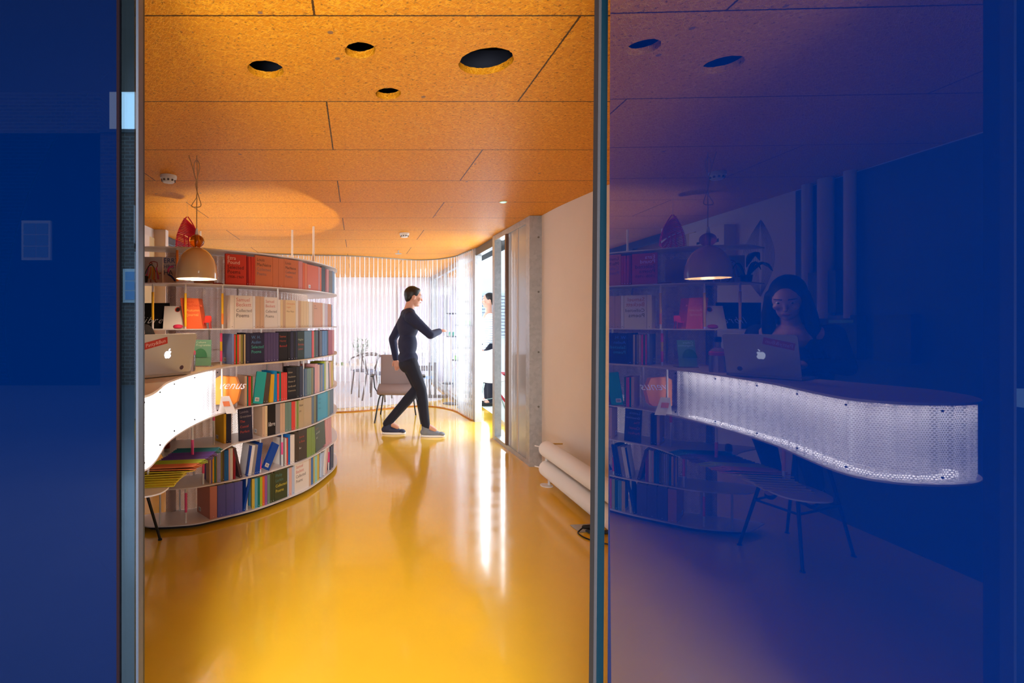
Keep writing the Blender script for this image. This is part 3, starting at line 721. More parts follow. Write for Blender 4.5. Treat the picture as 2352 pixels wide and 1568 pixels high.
row(6, 'top shelf of the bookcase', [
 (Fc,518,566,'red',{'h':.206,'lines':[('Ezra',W_,.84,.14),('Pound',W_,.70,.14),('Selected',K,.54,.14),('Poems',K,.39,.14),('1908\u20131969',K,.24,.105)],'label':'red poetry book facing out with white and black title, leftmost on the top shelf'}),
 (S,567,571.5,'dark red'),(S,571.8,576.6,'red',{'lean':-1}),(S,577,581.6,'red'),(S,582,586,'red'),
 (Fc,586.5,626.5,'terracotta',{'h':.214,'lines':[('Louis',(70,60,56),.84,.12),('MacNeice',(70,60,56),.68,.12),('Collected',(130,110,110),.53,.12),('Poems',(110,100,110),.38,.12)],'label':'terracotta poetry book facing out right of the red spines on the top shelf'}),
 (S,627,639.5,'terracotta',{'h':.213}),(S,640,652,'terracotta',{'h':.212}),
 (Fc,652.5,685,'terracotta',{'h':.214,'lines':[('Louis',(70,60,56),.84,.11),('MacNeice',(70,60,56),.68,.11),('Collected',(110,100,100),.53,.11),('Poems',(110,100,110),.38,.11)],'label':'second terracotta poetry book facing out, beside the pink spine on the top shelf'}),
 (S,686,695,'pink',{'h':.213}),(S,695.5,700.3,'orange',{'h':.205}),(S,700.6,705,'light orange',{'h':.203}),
 (Fc,705.4,731,'orange',{'h':.200,'bar':True}),(S,731.3,735,'pink',{'h':.20}),(S,735.4,738.4,'orange',{'h':.20}),
 (S,738.8,747,'black',{'h':.208,'label':'black cloth volume near the right end of the top shelf'}),
 (S,747.3,750,'dark red',{'h':.20}),(S,750.3,755.5,'pink',{'h':.20}),(S,756,763.2,'grey brown',{'h':.195}),(S,763.6,768.5,'light blue',{'h':.2}),(S,769,774,'dark green',{'h':.19})])
R_ = (206,110,96); G_ = (96,80,74)
bk = [('Samuel',R_,.84,.135),('Beckett',R_,.69,.135),('Collected',G_,.52,.135),('Poems',G_,.36,.135),('Edited by the editors',G_,.27,.035)]
row(5, 'second shelf from the top', [
 (S,529,538,'ivory',{'h':.222}),
 (Fc,538.5,580.5,'ivory',{'h':.222,'lines':bk[:4],'label':'ivory poetry book facing out beside the leftmost spine, second shelf from the top'}),
 (S,581,586.4,'white',{'h':.222}),(S,586.8,597,'tan',{'h':.222}),(S,597.4,607,'tan',{'h':.221}),
 (Fc,607.4,637,'ivory',{'h':.219,'lines':[(a,b,c,d*.8) for a,b,c,d in bk[:4]],'label':'second ivory poetry book facing out, mid second shelf from the top'}),
 (S,637.4,644,'ivory',{'h':.205}),(S,644.3,650,'cream',{'h':.205}),(S,650.3,655.5,'tan',{'h':.205}),
 (Fc,656,679,'cream',{'h':.205,'lines':[('Christopher',(216,130,90),.86,.075),('Logue',(216,130,90),.74,.075),('War Music',(140,110,80),.58,.075)]}),
 (S,679.4,685,'ivory',{'h':.205}),(S,685.3,691,'tan',{'h':.205}),(S,691.5,697,'cream',{'h':.204}),(S,697.3,703.3,'cream',{'h':.204}),(S,703.7,709,'cream',{'h':.204}),
 (S,710,717,'ivory',{'h':.202}),(S,717.3,720.3,'tan',{'h':.202}),
 (Fc,720.6,737.5,'peach',{'h':.20,'lines':[('Daily',(110,80,70),.86,.06),('Rumours',(110,80,70),.76,.06)]}),
 (S,737.8,741,'peach',{'h':.2}),(S,741.3,745.7,'white',{'h':.2}),(S,746,752.6,'lilac',{'h':.197}),(S,753,761,'ochre',{'h':.197}),(S,761.3,763.2,'light blue',{'h':.195}),(S,763.6,771.5,'teal',{'h':.194}),(S,771.8,774,'violet',{'h':.19})])
B1 = (90,140,190); T1 = (80,180,160)
row(4, 'third shelf from the top', [
 (S,533,537.6,'periwinkle',{'h':.205,'side':511,'bar':True}),(S,538,541.5,'scarlet'),(S,541.8,544.6,'green'),(S,545,548.7,'scarlet'),(S,549.2,553.3,'beige'),(S,553.7,557.8,'olive'),(S,558.1,559.8,'black'),(S,560.1,564,'beige'),
 (S,564.5,574.2,'navy',{'h':.21}),
 (Fc,574.6,607,'navy',{'h':.208,'lines':[('W. H.',B1,.83,.12),('Auden',B1,.67,.12),('Selected',T1,.51,.12),('Poems',T1,.35,.12)],'label':'navy poetry book facing out with blue and green title, third shelf from the top'}),
 (S,607.4,614.4,'purple',{'h':.208}),(S,614.8,621,'purple',{'h':.208}),(S,621.4,627,'purple',{'h':.208}),(S,627.4,633.5,'purple',{'h':.208}),(S,633.9,640,'purple',{'h':.208}),
 (Fc,640.4,660.5,'black',{'h':.212,'lines':[('Seamus',(190,90,60),.83,.085),('Heaney',(170,70,50),.68,.085),('Beowulf',(200,60,50),.5,.1)],'label':'black book facing out with red title, right half of the third shelf from the top'}),
 (S,661,667,'black',{'h':.212}),(S,667.4,674.6,'navy',{'h':.212}),(S,675,679,'black',{'h':.212}),(S,679.4,683,'navy',{'h':.212}),
 (Fc,683.4,699,'dark green',{'h':.212,'lines':[('Hughes',(190,190,150),.7,.085),('Birthday',(190,90,80),.52,.085),('Letters',(190,90,80),.36,.085)]}),
 (S,699.4,716,'steel blue',{'h':.214}),(S,717.4,721.4,'scarlet',{'h':.213}),(S,721.8,723.3,'green',{'h':.21}),(S,723.7,731,'black',{'h':.212}),(S,733.5,740,'plum',{'h':.212}),
 (S,740.6,745.6,'blue',{'h':.21}),(S,746,751,'blue',{'h':.21}),(S,751.4,753.8,'navy',{'h':.21}),(S,754.2,763,'crimson',{'h':.212}),(S,763.4,768,'pink',{'h':.212}),(S,768.4,773,'black',{'h':.21})])
row(3, 'fourth shelf from the top', [
 (S,562,567.5,'tan',{'h':.205,'side':541,'d':.13}),(S,568,570.5,'teal',{'h':.2}),(S,570.8,573.4,'scarlet',{'h':.2}),(S,573.8,576.6,'scarlet',{'h':.2}),(S,577,580.5,'green',{'h':.2}),
 (Fc,581.5,603.5,'turquoise',{'h':.222,'lean':9,'d':.008,'bar':True,'label':'turquoise book leaning right with barcode on the fourth shelf from the top'}),(S,604,609.5,'brown',{'h':.215,'lean':9,'d':.12}),(S,610,615.5,'brown',{'h':.212,'lean':8,'d':.12}),
 (S,620,628,'yellow',{'h':.20,'lean':3}),(S,629,636,'sky blue',{'h':.222}),(S,636.8,641.6,'scarlet',{'h':.2}),(S,642,645.4,'teal',{'h':.213}),(S,646,650.5,'scarlet',{'h':.202}),(S,650.8,655,'scarlet',{'h':.202}),(S,655.3,659.5,'scarlet',{'h':.202}),
 (Fc,660,680,'black',{'h':.235,'lines':[('Ishion',(190,170,140),.84,.07),('Hutchinson',(190,170,140),.70,.07),('House of',(190,170,140),.55,.07),('Lords and',(190,170,140),.40,.07),('Commons',(190,170,140),.26,.07)],'label':'charcoal book facing out with five line pale title, fourth shelf down'}),
 (S,680.4,688,'black',{'h':.235}),(S,688.4,696,'navy',{'h':.235}),(S,700.5,705,'slate blue',{'h':.21}),(S,705.4,710,'grey green',{'h':.21}),(S,710.3,715,'grey green',{'h':.21}),(S,715.3,720,'olive',{'h':.21}),(S,720.3,722.6,'navy',{'h':.21}),
 (S,723,729.6,'dusty rose',{'h':.235}),(S,730,734.2,'pale pink',{'h':.225}),(S,734.6,737.4,'slate blue',{'h':.22}),(S,737.7,740.8,'grey',{'h':.22}),(S,741.1,744.8,'blue',{'h':.225}),(S,745.2,748.4,'lime',{'h':.24}),
 (S,748.8,754.6,'white',{'h':.24}),(S,755,757,'navy',{'h':.22,'lean':-4}),(S,757.6,761,'pale pink',{'h':.225,'lean':-5}),(S,761.6,765.5,'gold',{'h':.225,'lean':-5}),(S,766.4,770.8,'grey',{'h':.23}),(S,771.1,774,'blue',{'h':.23})])
row(2, 'fifth shelf from the top', [
 (S,514,519.5,'yellow',{'h':.195,'side':494,'bar':True,'label':'mustard book with barcode left of navy spines, fifth shelf from the top'}),(S,520,523.8,'navy'),(S,524.2,527,'navy'),(S,527.4,531.3,'navy'),
 (Fc,549.7,580.5,'navy',{'h':.222,'lean':-2,'d':.012,'lines':[('Lavinia',(150,140,150),.86,.09),('Greenlaw',(160,150,150),.72,.09),('The',(200,80,60),.57,.09),('Casual',(200,80,60),.41,.09),('Perfect',(200,80,60),.25,.09)],'label':'dark slate book facing out with red lower title, fifth shelf from the top'}),
 (S,602.5,608.4,'tan',{'h':.215,'side':582,'bar':True}),(S,608.8,614.2,'cream',{'h':.215}),
 (Fc,614.8,632.7,'black',{'h':.22,'d':.02,'lines':[('libre',(240,236,236),.32,.2)],'label':'black cover with white script in the middle of the fifth shelf down'}),
 (S,633.2,643.2,'grey',{'h':.215}),(S,643.6,649,'tan',{'h':.215}),(S,649.3,654.6,'tan',{'h':.215}),(S,655,661.4,'grey green',{'h':.213}),(S,661.8,669.4,'grey green',{'h':.213}),(S,669.8,673.8,'scarlet',{'h':.211}),(S,674.1,678,'scarlet',{'h':.211}),
 (S,678.4,681.4,'beige',{'h':.21}),(S,681.7,685.6,'leaf green',{'h':.21}),(Fc,686,697.6,'beige',{'h':.21,'lines':[('New',(60,60,50),.8,.1),('on',(60,60,50),.6,.1)]}),(S,698,715.6,'beige',{'h':.215}),
 (S,716,721.2,'slate blue',{'h':.218}),(S,721.6,725.6,'olive',{'h':.218}),(S,726,729.4,'black',{'h':.218}),
 (Fc,730,750.2,'cyan',{'h':.215,'lines':[('Sylvia',(20,110,150),.8,.09),('Plath',(20,110,150),.65,.09),('Ariel',(20,110,150),.45,.09)],'label':'bright cyan book facing out near the right end of the fifth shelf from the top'}),
 (S,750.5,752.6,'cyan',{'h':.215}),(S,752.9,757.8,'grey green',{'h':.215}),(S,758.2,766,'slate blue',{'h':.215}),(S,766.6,771.3,'leaf green',{'h':.21}),(S,771.6,774,'slate blue',{'h':.2})])
row(1, 'sixth shelf from the top', [
 (S,481.5,484.6,'tan',{'h':.185,'side':470}),(S,485,487.7,'violet',{'h':.19}),(S,488,492.2,'yellow',{'h':.19}),(S,492.6,495.3,'teal',{'h':.19}),(S,495.7,498.6,'olive',{'h':.2}),(S,499,502.4,'lavender',{'h':.2}),(S,502.8,507,'lavender',{'h':.2}),
 (S,507.5,511,'olive',{'h':.2}),(S,511.4,515,'brown',{'h':.2}),(S,515.4,518.3,'bright blue',{'h':.2}),(S,518.6,521.5,'bright blue',{'h':.2}),(S,521.8,524.8,'bright blue',{'h':.2}),(S,525.2,528.6,'pale pink',{'h':.21}),(S,529,531,'white',{'h':.21}),(S,531.4,534.8,'ivory',{'h':.21}),
 (S,535.2,538,'dark red',{'h':.205}),(S,538.3,541,'crimson',{'h':.205}),(S,551,557,'plum',{'h':.21,'lean':-13,'label':'plum and tan book leaning left against the crimson spines, sixth shelf down'}),
 (S,566,569.5,'royal blue',{'h':.205,'side':557,'lean':9,'bar':True,'label':'leftmost royal blue book leaning right with barcode, sixth shelf from the top'}),(S,570,577,'white',{'h':.205,'lean':9}),(S,577.5,584,'grey',{'h':.205,'lean':9}),(S,584.5,588,'royal blue',{'h':.21,'lean':8}),(S,588.4,592,'royal blue',{'h':.21,'lean':8}),(S,592.4,596,'royal blue',{'h':.21,'lean':8}),
 (Fc,602,618,'royal blue',{'h':.19,'lean':30,'d':.02,'bar':True,'label':'royal blue book leaning steeply right on its own, middle of the sixth shelf'}),
 (S,651.5,655,'grey',{'h':.2,'side':632,'bar':True}),(S,655.3,658,'ivory',{'h':.2}),(S,658.3,661.6,'red',{'h':.2}),(S,662,666.5,'bright blue',{'h':.225}),(S,667,671.6,'ivory',{'h':.212}),(S,672,676.4,'ivory',{'h':.212}),(S,677,685,'coffee',{'h':.225}),
 (Fc,685.4,704.8,'coffee',{'h':.232,'lines':[('Spencer',(190,80,60),.76,.075),('in Rivas',(200,90,60),.6,.085),('for',(230,220,210),.4,.085)],'label':'dark brown book facing out with red title on the sixth shelf'}),
 (S,705.3,715.5,'leaf green',{'h':.225}),(S,716,720,'leaf green',{'h':.222}),(S,720.3,724.4,'leaf green',{'h':.222}),
 (Fc,726,748,'deep green',{'h':.225,'lean':-8,'d':.014,'lines':[('Simon',(190,110,80),.82,.08),('Armitage',(210,210,190),.66,.08),('Kid',(210,210,190),.5,.08)],'label':'dark olive book tilted cover out, left of the pink spines, sixth shelf'}),
 (S,749.6,753.6,'dusty rose',{'h':.228,'lean':-4}),(S,754,758,'dusty rose',{'h':.228,'lean':-4}),(S,758.4,762,'dusty rose',{'h':.228,'lean':-4}),(S,763,770.5,'periwinkle',{'h':.225}),(S,770.8,773.4,'navy',{'h':.21})])
row(0, 'bottom shelf of the bookcase', [
 (S,482,498.6,'salmon',{'h':.212,'side':453,'d':.19,'bar':True,'label':'thick salmon pink binder with a barcode label, leftmost on the bottom shelf'}),
 (S,499.6,518.8,'blue violet',{'h':.21,'d':.17}),(S,519.2,537.8,'blue violet',{'h':.21,'d':.17}),(S,538.2,557,'blue violet',{'h':.21,'d':.17}),
 (S,558,563,'royal blue',{'h':.215,'lean':12,'d':.15,'label':'royal blue book leaning right beside the violet volumes on the bottom shelf'}),
 (S,578.6,585,'gold',{'h':.205,'side':572}),(S,585.4,588.4,'aqua',{'h':.205}),(S,588.7,591.8,'aqua',{'h':.205}),(S,592.2,597,'teal',{'h':.205}),(S,597.4,602.7,'lime',{'h':.205}),(S,603,608,'orange',{'h':.205}),(S,608.4,613.8,'mauve',{'h':.205}),(S,614.4,620.2,'grey green',{'h':.205}),
 (S,620.5,625,'deep green',{'h':.205}),(S,625.3,630,'deep green',{'h':.205}),
 (Fc,630.4,660,'deep green',{'h':.21,'lines':[('Philip',(80,130,130),.83,.12),('Larkin',(80,130,130),.66,.12),('Collected',(224,206,70),.48,.12),('Poems',(224,206,70),.3,.12)],'label':'dark green poetry book facing out with yellow title on the bottom shelf'}),
 (S,660.4,663.7,'pale blue',{'h':.205}),(S,664,670.3,'pale pink',{'h':.205}),(S,670.7,676.4,'pale blue',{'h':.205}),
 (Fc,676.9,709.6,'ivory',{'h':.225,'lines':[('Samuel',R_,.82,.12),('Beckett',R_,.66,.12),('Collected',G_,.50,.12),('Poems',G_,.34,.12)],'label':'ivory poetry book facing out with pink and grey title on the bottom shelf'}),
 (S,710,714.3,'tan',{'h':.22}),(S,715,719.6,'blue',{'h':.215}),(S,720.2,722.6,'gold',{'h':.212}),(S,723,728.6,'mint',{'h':.212}),(S,729,733,'gold',{'h':.212}),
 (S,737.5,742,'pale blue',{'h':.2,'lean':6}),(S,743,747,'ivory',{'h':.215,'lean':10}),(S,747.5,751,'pale pink',{'h':.215,'lean':10}),(S,759,762,'navy',{'h':.2,'lean':3}),(S,762.6,766,'navy',{'h':.2,'lean':3}),(S,767,770,'tan',{'h':.195}),(S,771,773.4,'black',{'h':.19})])

# ------------------------------------------------------------------ things on the shelves and counter
def rotz(a): return Matrix.Rotation(a, 3, 'Z')
def onL5(px, dpt): return XW(px, dpt), dpt
# greeting cards on the top shelf row
def card(name, label, cat, x0, x1, Y, z, h, col, group=None, tilt=0.0):
    xa, xb = XW(x0, Y), XW(x1, Y)
    o = MB().hexa([(xa,Y,z),(xb,Y,z),(xb,Y+.002,z),(xa,Y+.002,z),(xa,Y+tilt,z+h),(xb,Y+tilt,z+h),(xb,Y+tilt+.002,z+h),(xa,Y+tilt+.002,z+h)]).build(name, mat('card_%d_%d_%d' % col, col, .7))
    return tag(o, label, cat, group), xa, xb
def strokes(parent, Y, pts, r, col, name):
    mb = MB()
    for pl in pts: mb.tube([(x, Y, z) for x, z in pl], r, 6)
    mb.v = [Vector((v.x, Y+(v.y-Y)*.12, v.z)) for v in mb.v]
    return mb.build(name, mat('ink_%d_%d_%d' % col, col, .7), parent)
Y1 = 3.46; z6 = LV[6]
oc, xa, xb = card('greeting_card', 'cream greeting card with a colourful dancing figure, leftmost on the top shelf row', 'greeting card', 322, 373.5, Y1, z6, .19, (226,196,176))
def P_(px, py): return (XW(px, Y1), ZW(py, Y1))
sc_ = 4.9
def Q(u, v): return P_(320+u/4.9, 480+v/4.9)
for col, lines, r in [((232,90,130),[[Q(110,640),Q(95,700),Q(80,760)],[Q(190,660),Q(205,720),Q(215,790)]],.006),((240,130,50),[[Q(130,650),Q(125,720),Q(110,780)],[Q(165,650),Q(170,740),Q(165,800)]],.006),
                      ((236,190,60),[[Q(150,640),Q(150,720),Q(145,790)],[Q(200,690),Q(225,740)]],.005),((176,70,50),[[Q(110,620),Q(130,595),Q(165,590),Q(200,600),Q(205,640),Q(190,670)],[Q(130,600),Q(150,620)],[Q(130,790),Q(128,825),Q(150,830)],[Q(178,790),Q(180,820),Q(205,825)],[Q(215,725),Q(245,720)],[Q(60,770),Q(90,768)]],.0035),((120,130,170),[[Q(100,680),Q(85,730)]],.006)]:
    strokes(oc, Y1-.001, lines, r, col, 'painted_pattern')
oc2, xa, xb = card('greeting_card', 'greeting card with capital lettering and a pink bird, second on the top shelf row', 'greeting card', 374.5, 408, Y1+.012, z6, .19, (214,186,176))
for i, (s_, vv) in enumerate((('ERRY',.155),('HRISTM',.118),('HA',.075))):
    text_mesh(s_, .046 if i != 1 else .036, (xa+.003, Y1+.0105, z6+vv-.005), (1,0,0), (0,0,1), mat('ink_70_76_110', (70,76,110), .7), oc2)
def Q2(u, v): return (XW(320+u/4.9, Y1+.01), ZW(480+v/4.9, Y1+.01))
strokes(oc2, Y1+.0105, [[Q2(385,645),Q2(345,650),Q2(325,680),Q2(330,710)]], .007, (232,84,140), 'pink_bird')
strokes(oc2, Y1+.0105, [[Q2(325,735),Q2(360,755),Q2(390,790),Q2(405,810)]], .007, (56,70,140), 'blue_bird')
oc3, xa, xb = card('greeting_card', 'pale pink greeting card standing behind the pendant lamp on the top shelf row', 'greeting card', 445, 492, Y1+.05, z6, .17, (222,176,160))
o = MB().hexa([(-1.15,3.36,z6),(-.965,3.37,z6),(-.96,3.45,z6),(-1.13,3.46,z6),(-1.15,3.36,z6+.006),(-.965,3.37,z6+.006),(-.96,3.45,z6+.006),(-1.13,3.46,z6+.006)]).build('booklet', mat('cloth_coffee', C['coffee'], .5)); tag(o, 'dark thin booklet lying flat below the pendant lamp on the top shelf row', 'booklet')
o = MB().hexa([(-.955,3.40,z6),(-.905,3.42,z6),(-.91,3.5,z6),(-.955,3.48,z6),(-.955,3.40,z6+.012),(-.905,3.42,z6+.012),(-.91,3.5,z6+.012),(-.955,3.48,z6+.012)]).build('booklet', mat('cloth_dark_red', C['dark red'], .5)); tag(o, 'small dark red booklet lying flat beside the red poetry book', 'booklet')
# second row left part
z5 = LV[5]
YT = 3.40
o = MB().hexa([(-1.52,YT,z5),(XW(390,YT),YT,z5),(XW(390,YT),YT+.015,z5),(-1.52,YT+.015,z5),(-1.52,YT,z5+.168),(XW(388,YT),YT,z5+.17),(XW(388,YT),YT+.015,z5+.17),(-1.52,YT+.015,z5+.168)]).build('tote_bag', mat('black_cotton', (16,14,16), .9)); tag(o, 'flat black cloth tote bag with white script standing behind the folded card', 'tote bag')
text_mesh('libreria', .062, (XW(326,YT)-.012, YT-.001, z5+.035), (1,0,0), (0,0,1), mat('ink_240_236_236', (240,236,236), .6), o, shear=.6, space=1.25, off=-.0006)
# folded tent card
YF = 3.32
def tent(label, name, xf0, xf1, xt0, xt1, Y, z, h, col, depth):
    t = thing(name, label, 'folded card', ((XW(xf0,Y)+XW(xf1,Y))/2, Y, z))
    a, b_ = XW(xf0,Y), XW(xf1,Y); c, d = XW(xt0,Y), XW(xt1,Y)
    m_ = mat('card_%d_%d_%d' % col, col, .6)
    MB().hexa([(a,Y,z),(b_,Y,z),(b_,Y+.0015,z),(a,Y+.0015,z),(c,Y+depth/2,z+h),(d,Y+depth/2,z+h),(d,Y+depth/2+.0015,z+h),(c,Y+depth/2+.0015,z+h)]).build('front_leaf', m_, t)
    MB().hexa([(a-(c-a)*.6,Y+depth,z),(b_-(d-b_)*.0,Y+depth,z),(b_,Y+depth+.0015,z),(a-(c-a)*.6,Y+depth+.0015,z),(c,Y+depth/2+.0016,z+h),(d,Y+depth/2+.0016,z+h),(d,Y+depth/2+.003,z+h),(c,Y+depth/2+.003,z+h)]).build('back_leaf', m_, t)
    return t
t = tent('white folded tent card with a round dark sticker on the second shelf row', 'tent_card', 374, 424, 369, 416, YF, z5, .148, (240,234,226), .13)
MB().lathe([(.018,0),(.018,.001),(0,.0012)], (XW(402,YF), YF+.05, z5+.125), 24, (0,-.91,.41)).build('sticker', mat('sticker_red', (196,64,50), .5), t)
MB().lathe([(.013,0),(.013,.001),(0,.0012)], (XW(402.5,YF), YF+.048, z5+.124), 24, (0,-.91,.41)).build('sticker_centre', mat('sticker_dark', (40,34,34), .5), t)
wh = MB().ball((XW(409,3.29),3.29,z5+.016),(.032,.02,.013),20).ball((XW(409,3.29),3.284,z5+.010),(.030,.02,.009),20); o = wh.build('lips_ornament', mat('hot_pink', (216,50,90), .35), None, True); tag(o, 'small hot pink lips shaped ornament in front of the white tent card', 'ornament')
# orange leaning paperback stack
for i in range(5):
    xl = XW(425+ i*2.0, 3.31+.0) if i < 4 else XW(433.5, 3.31)
    w_ = .006 if i < 4 else .092
    mbx = MB()
    Yb = 3.31
    sh = XW(411,Yb)-XW(425,Yb)
    x0 = XW(424.0,Yb)+i*.0065
    x1 = x0+.006 if i < 4 else XW(466,Yb)
    dd = .12 if i < 4 else .09
    mbx.hexa([(x0,Yb,z5),(x1,Yb,z5),(x1-.0,Yb+dd,z5),(x0,Yb+dd,z5),(x0+sh,Yb+.03,z5+.2),(x1+sh,Yb+.03,z5+.197),(x1+sh,Yb+.03+dd,z5+.197),(x0+sh,Yb+.03+dd,z5+.2)])
    o = mbx.build('book', mat('cloth_bright_orange', (244,110,60), .45))
    tag(o, ['leftmost orange paperback spine of the leaning orange set','second orange paperback spine of the leaning orange set','third orange paperback spine of the leaning orange set','fourth orange paperback spine of the leaning orange set','orange paperback with pale yellow title leaning at the right of the orange set'][i], 'book', 'leaning orange paperbacks')
up_ = (Vector((sh,.03,.2))).normalized()
for s_, v_, cc in (('Louis',.172,(226,80,40)),('MacNeice',.147,(226,80,40)),('Autumn',.115,(250,200,110)),('Journal',.085,(250,200,110))):
    text_mesh(s_, .026, Vector((XW(436,3.31)-.004, 3.309, z5))+up_*v_+Vector((0,-.0006,0)), (1,0,0), up_, mat('ink_%d_%d_%d' % cc, cc, .6), o)
# miniature red chair
xr, yr = XW(476,3.36), 3.36
t = thing('miniature_chair', 'tiny bright red toy chair on the second shelf row beside the orange books', 'toy chair', (xr,yr,z5))
mr = mat('toy_red', (234,64,52), .4)
MB().obox((xr,yr,z5+.043),.046,.036,.008).build('seat', mr, t)
bb = MB(); bb.slab([(xr-.022,yr+.016,z5+.045),(xr+.022,yr+.016,z5+.045),(xr+.022,yr+.02,z5+.075),(xr+.016,yr+.021,z5+.085),(xr-.016,yr+.021,z5+.085),(xr-.022,yr+.02,z5+.075)], .004, (0,1,0)); bb.build('backrest', mr, t)
for sx in (-1,1):
    for sy in (-1,1): MB().tube([(xr+sx*.018,yr+sy*.014,z5+.04),(xr+sx*.021,yr+sy*.017,z5)], .003, 8).build('leg', mr, t)
# green card in a clear stand on the worktop
z4 = LV[4]
xg0, xg1 = XW(444,3.27), XW(484.5,3.27)
t = thing('leaflet_holder', 'green programme leaflet in a clear stand on the counter right of the laptop', 'leaflet holder', ((xg0+xg1)/2,3.27,z4))
MB().hexa([(xg0,3.27,z4+.006),(xg1,3.27,z4+.006),(xg1,3.273,z4+.006),(xg0,3.273,z4+.006),(xg0-.005,3.31,z4+.17),(xg1-.008,3.31,z4+.17),(xg1-.008,3.313,z4+.17),(xg0-.005,3.313,z4+.17)]).build('leaflet', mat('leaflet_green', (120,178,152), .5), t)
lg = MB(); c0 = Vector((xg0+.04,3.2795,z4+.06)); lg.slab([c0+Vector((.045*math.cos(a),.0,.055*math.sin(a)))+Vector((0,.012*math.sin(a),0)) for a in [math.pi*k/14 for k in range(15)]], .0006, (0,-1,.2)); lg.build('printed_dome', mat('leaflet_dark_green', (70,146,110), .5), t)
for s_, v_ in (('Culture',.148),('Programme',.130)): text_mesh(s_, .020, (xg0+.008,3.3025+(v_-.148)*.24,z4+v_), (1,0,0), (0,.24,1), mat('ink_pale', (220,236,220), .5), t)
MB().hexa([(xg0-.004,3.264,z4),(xg1+.004,3.264,z4),(xg1+.004,3.33,z4),(xg0-.004,3.33,z4),(xg0-.004,3.264,z4+.005),(xg1+.004,3.264,z4+.005),(xg1+.004,3.33,z4+.005),(xg0-.004,3.33,z4+.005)]).build('stand', M_CLEAR, t)
# glass bottle (seen best in the blue glass)
bx, by = -.985, 2.99
t = thing('glass_bottle', 'square clear glass bottle with pink top band on the counter behind the laptop', 'bottle', (bx,by,z4))
bm_ = MB().lathe([(.040,0),(.043,.006),(.044,.10),(.036,.125),(.016,.14),(.015,.185)], (bx,by,z4), 24); bm_.build('body', mat('bottle_glass', (226,220,226), .05, 0, .5, .85), t, True)
MB().lathe([(.0445,.095),(.0450,.098),(.0450,.112),(.040,.118)], (bx,by,z4), 24).build('pink_band', mat('hot_pink', (216,50,90), .35), t, True)
MB().lathe([(.0165,.170),(.0175,.172),(.0175,.20),(.0,.202)], (bx,by,z4), 20).build('stopper', mat('dark_stopper', (30,28,34), .4), t, True)
# laptop
A = Vector((-.905,2.795,z4+.004)); B = Vector((-1.085,2.535,z4+.004)); e = (A-B).normalized(); inn = Vector((-e.y, e.x, 0))
if inn.x > 0: inn = -inn
t = thing('laptop', 'open silver laptop with glowing logo and red sticker on the counter', 'laptop', ((A+B)/2-Vector((0,0,.004))))
out = -inn
MB().hexa([A, B, B+inn*.215, A+inn*.215, A+Vector((0,0,.012)), B+Vector((0,0,.012)), B+inn*.215+Vector((0,0,.008)), A+inn*.215+Vector((0,0,.008))]).build('base', mat('aluminium', (196,194,190), .32, .75), t)
kk = MB(); 
for i in range(5):
    for j in range(12):
        p = B+e*(.025+j*.0235)+inn*(.03+i*.021)+Vector((0,0,.0125)); kk.hexa([p,p+e*.019,p+e*.019+inn*.016,p+inn*.016]+[q+Vector((0,0,.0012)) for q in (p,p+e*.019,p+e*.019+inn*.016,p+inn*.016)])
kk.build('keyboard', M_BLACK, t)
tilt = Vector((out.x*.055, out.y*.055, .205)); upl = tilt.normalized(); wL = (A-B).length; hl = tilt.length
nl_ = e.cross(upl).normalized()
if nl_.dot(out) < 0: nl_ = -nl_
Z12 = Vector((0,0,.014))
def LP(u, v, w=0): return B+Z12+e*u+upl*v+nl_*w      # u from the left (as seen from outside)
r_ = .014; prof = []
for cx, cy, a0 in ((wL-r_, hl-r_, 0), (r_, hl-r_, 90), (.006,.006,180), (wL-.006,.006,270)):
    rr = r_ if a0 < 180 else .006
    for k in range(6):
        a = math.radians(a0+90*k/5); prof.append((cx+rr*math.cos(a), cy+rr*math.sin(a)))
MB().slab([LP(u,v,-.006) for u, v in prof], .006, nl_).build('lid', mat('aluminium_lid', (206,204,198), .36, .25), t)
MB().slab([LP(u*.94+wL*.03,v*.92+hl*.04,-.0072) for u, v in prof], .0008, nl_).build('screen', mat('screen_glow', (150,150,170), .3, emit=.7), t)
# the lid's glowing emblem
def ap(u, v): return LP(wL*.49+u*.021, hl*.50+v*.021, .0004)
emb = [(0,.62),(.28,.74),(.6,.72),(.86,.5),(.68,.3),(.62,.02),(.74,-.28),(.92,-.42),(.78,-.78),(.5,-1.08),(.28,-1.1),(0,-1.0),(-.28,-1.1),(-.52,-1.06),(-.8,-.66),(-.94,-.2),(-.92,.26),(-.7,.6),(-.36,.74)]
cu = bpy.data.curves.new('e','CURVE'); 
me_ = MB(); me_.slab([ap(a,b_) for a, b_ in emb], .0006, nl_)
lf = [(.02,.82),(.06,1.1),(.24,1.32),(.46,1.4),(.44,1.14),(.26,.9)]
me_.slab([ap(a,b_) for a, b_ in lf], .0006, nl_)
me_.build('glowing_emblem', mat('emblem_glow', (226,238,255), .4, emit=1.6), t)
sa = math.radians(13); ru = (e*math.cos(sa)+upl*math.sin(sa)); rv = (upl*math.cos(sa)-e*math.sin(sa))
s0 = LP(.018, .135, .0004)
MB().slab([s0, s0+ru*.128, s0+ru*.128+rv*.036, s0+rv*.036], .0005, nl_).build('red_sticker', mat('sticker_flat_red', (196,56,44), .5), t)
text_mesh('Patty&Bun', .0265, s0+ru*.006+rv*.010+nl_*.0008, ru, rv, mat('ink_sticker', (240,200,190), .6), t)
MB().lathe([(.012,0),(.012,.0008),(0,.001)], LP(wL*.80,.026,.0002), 20, nl_).build('round_sticker', mat('round_sticker', (80,60,84), .5), t)
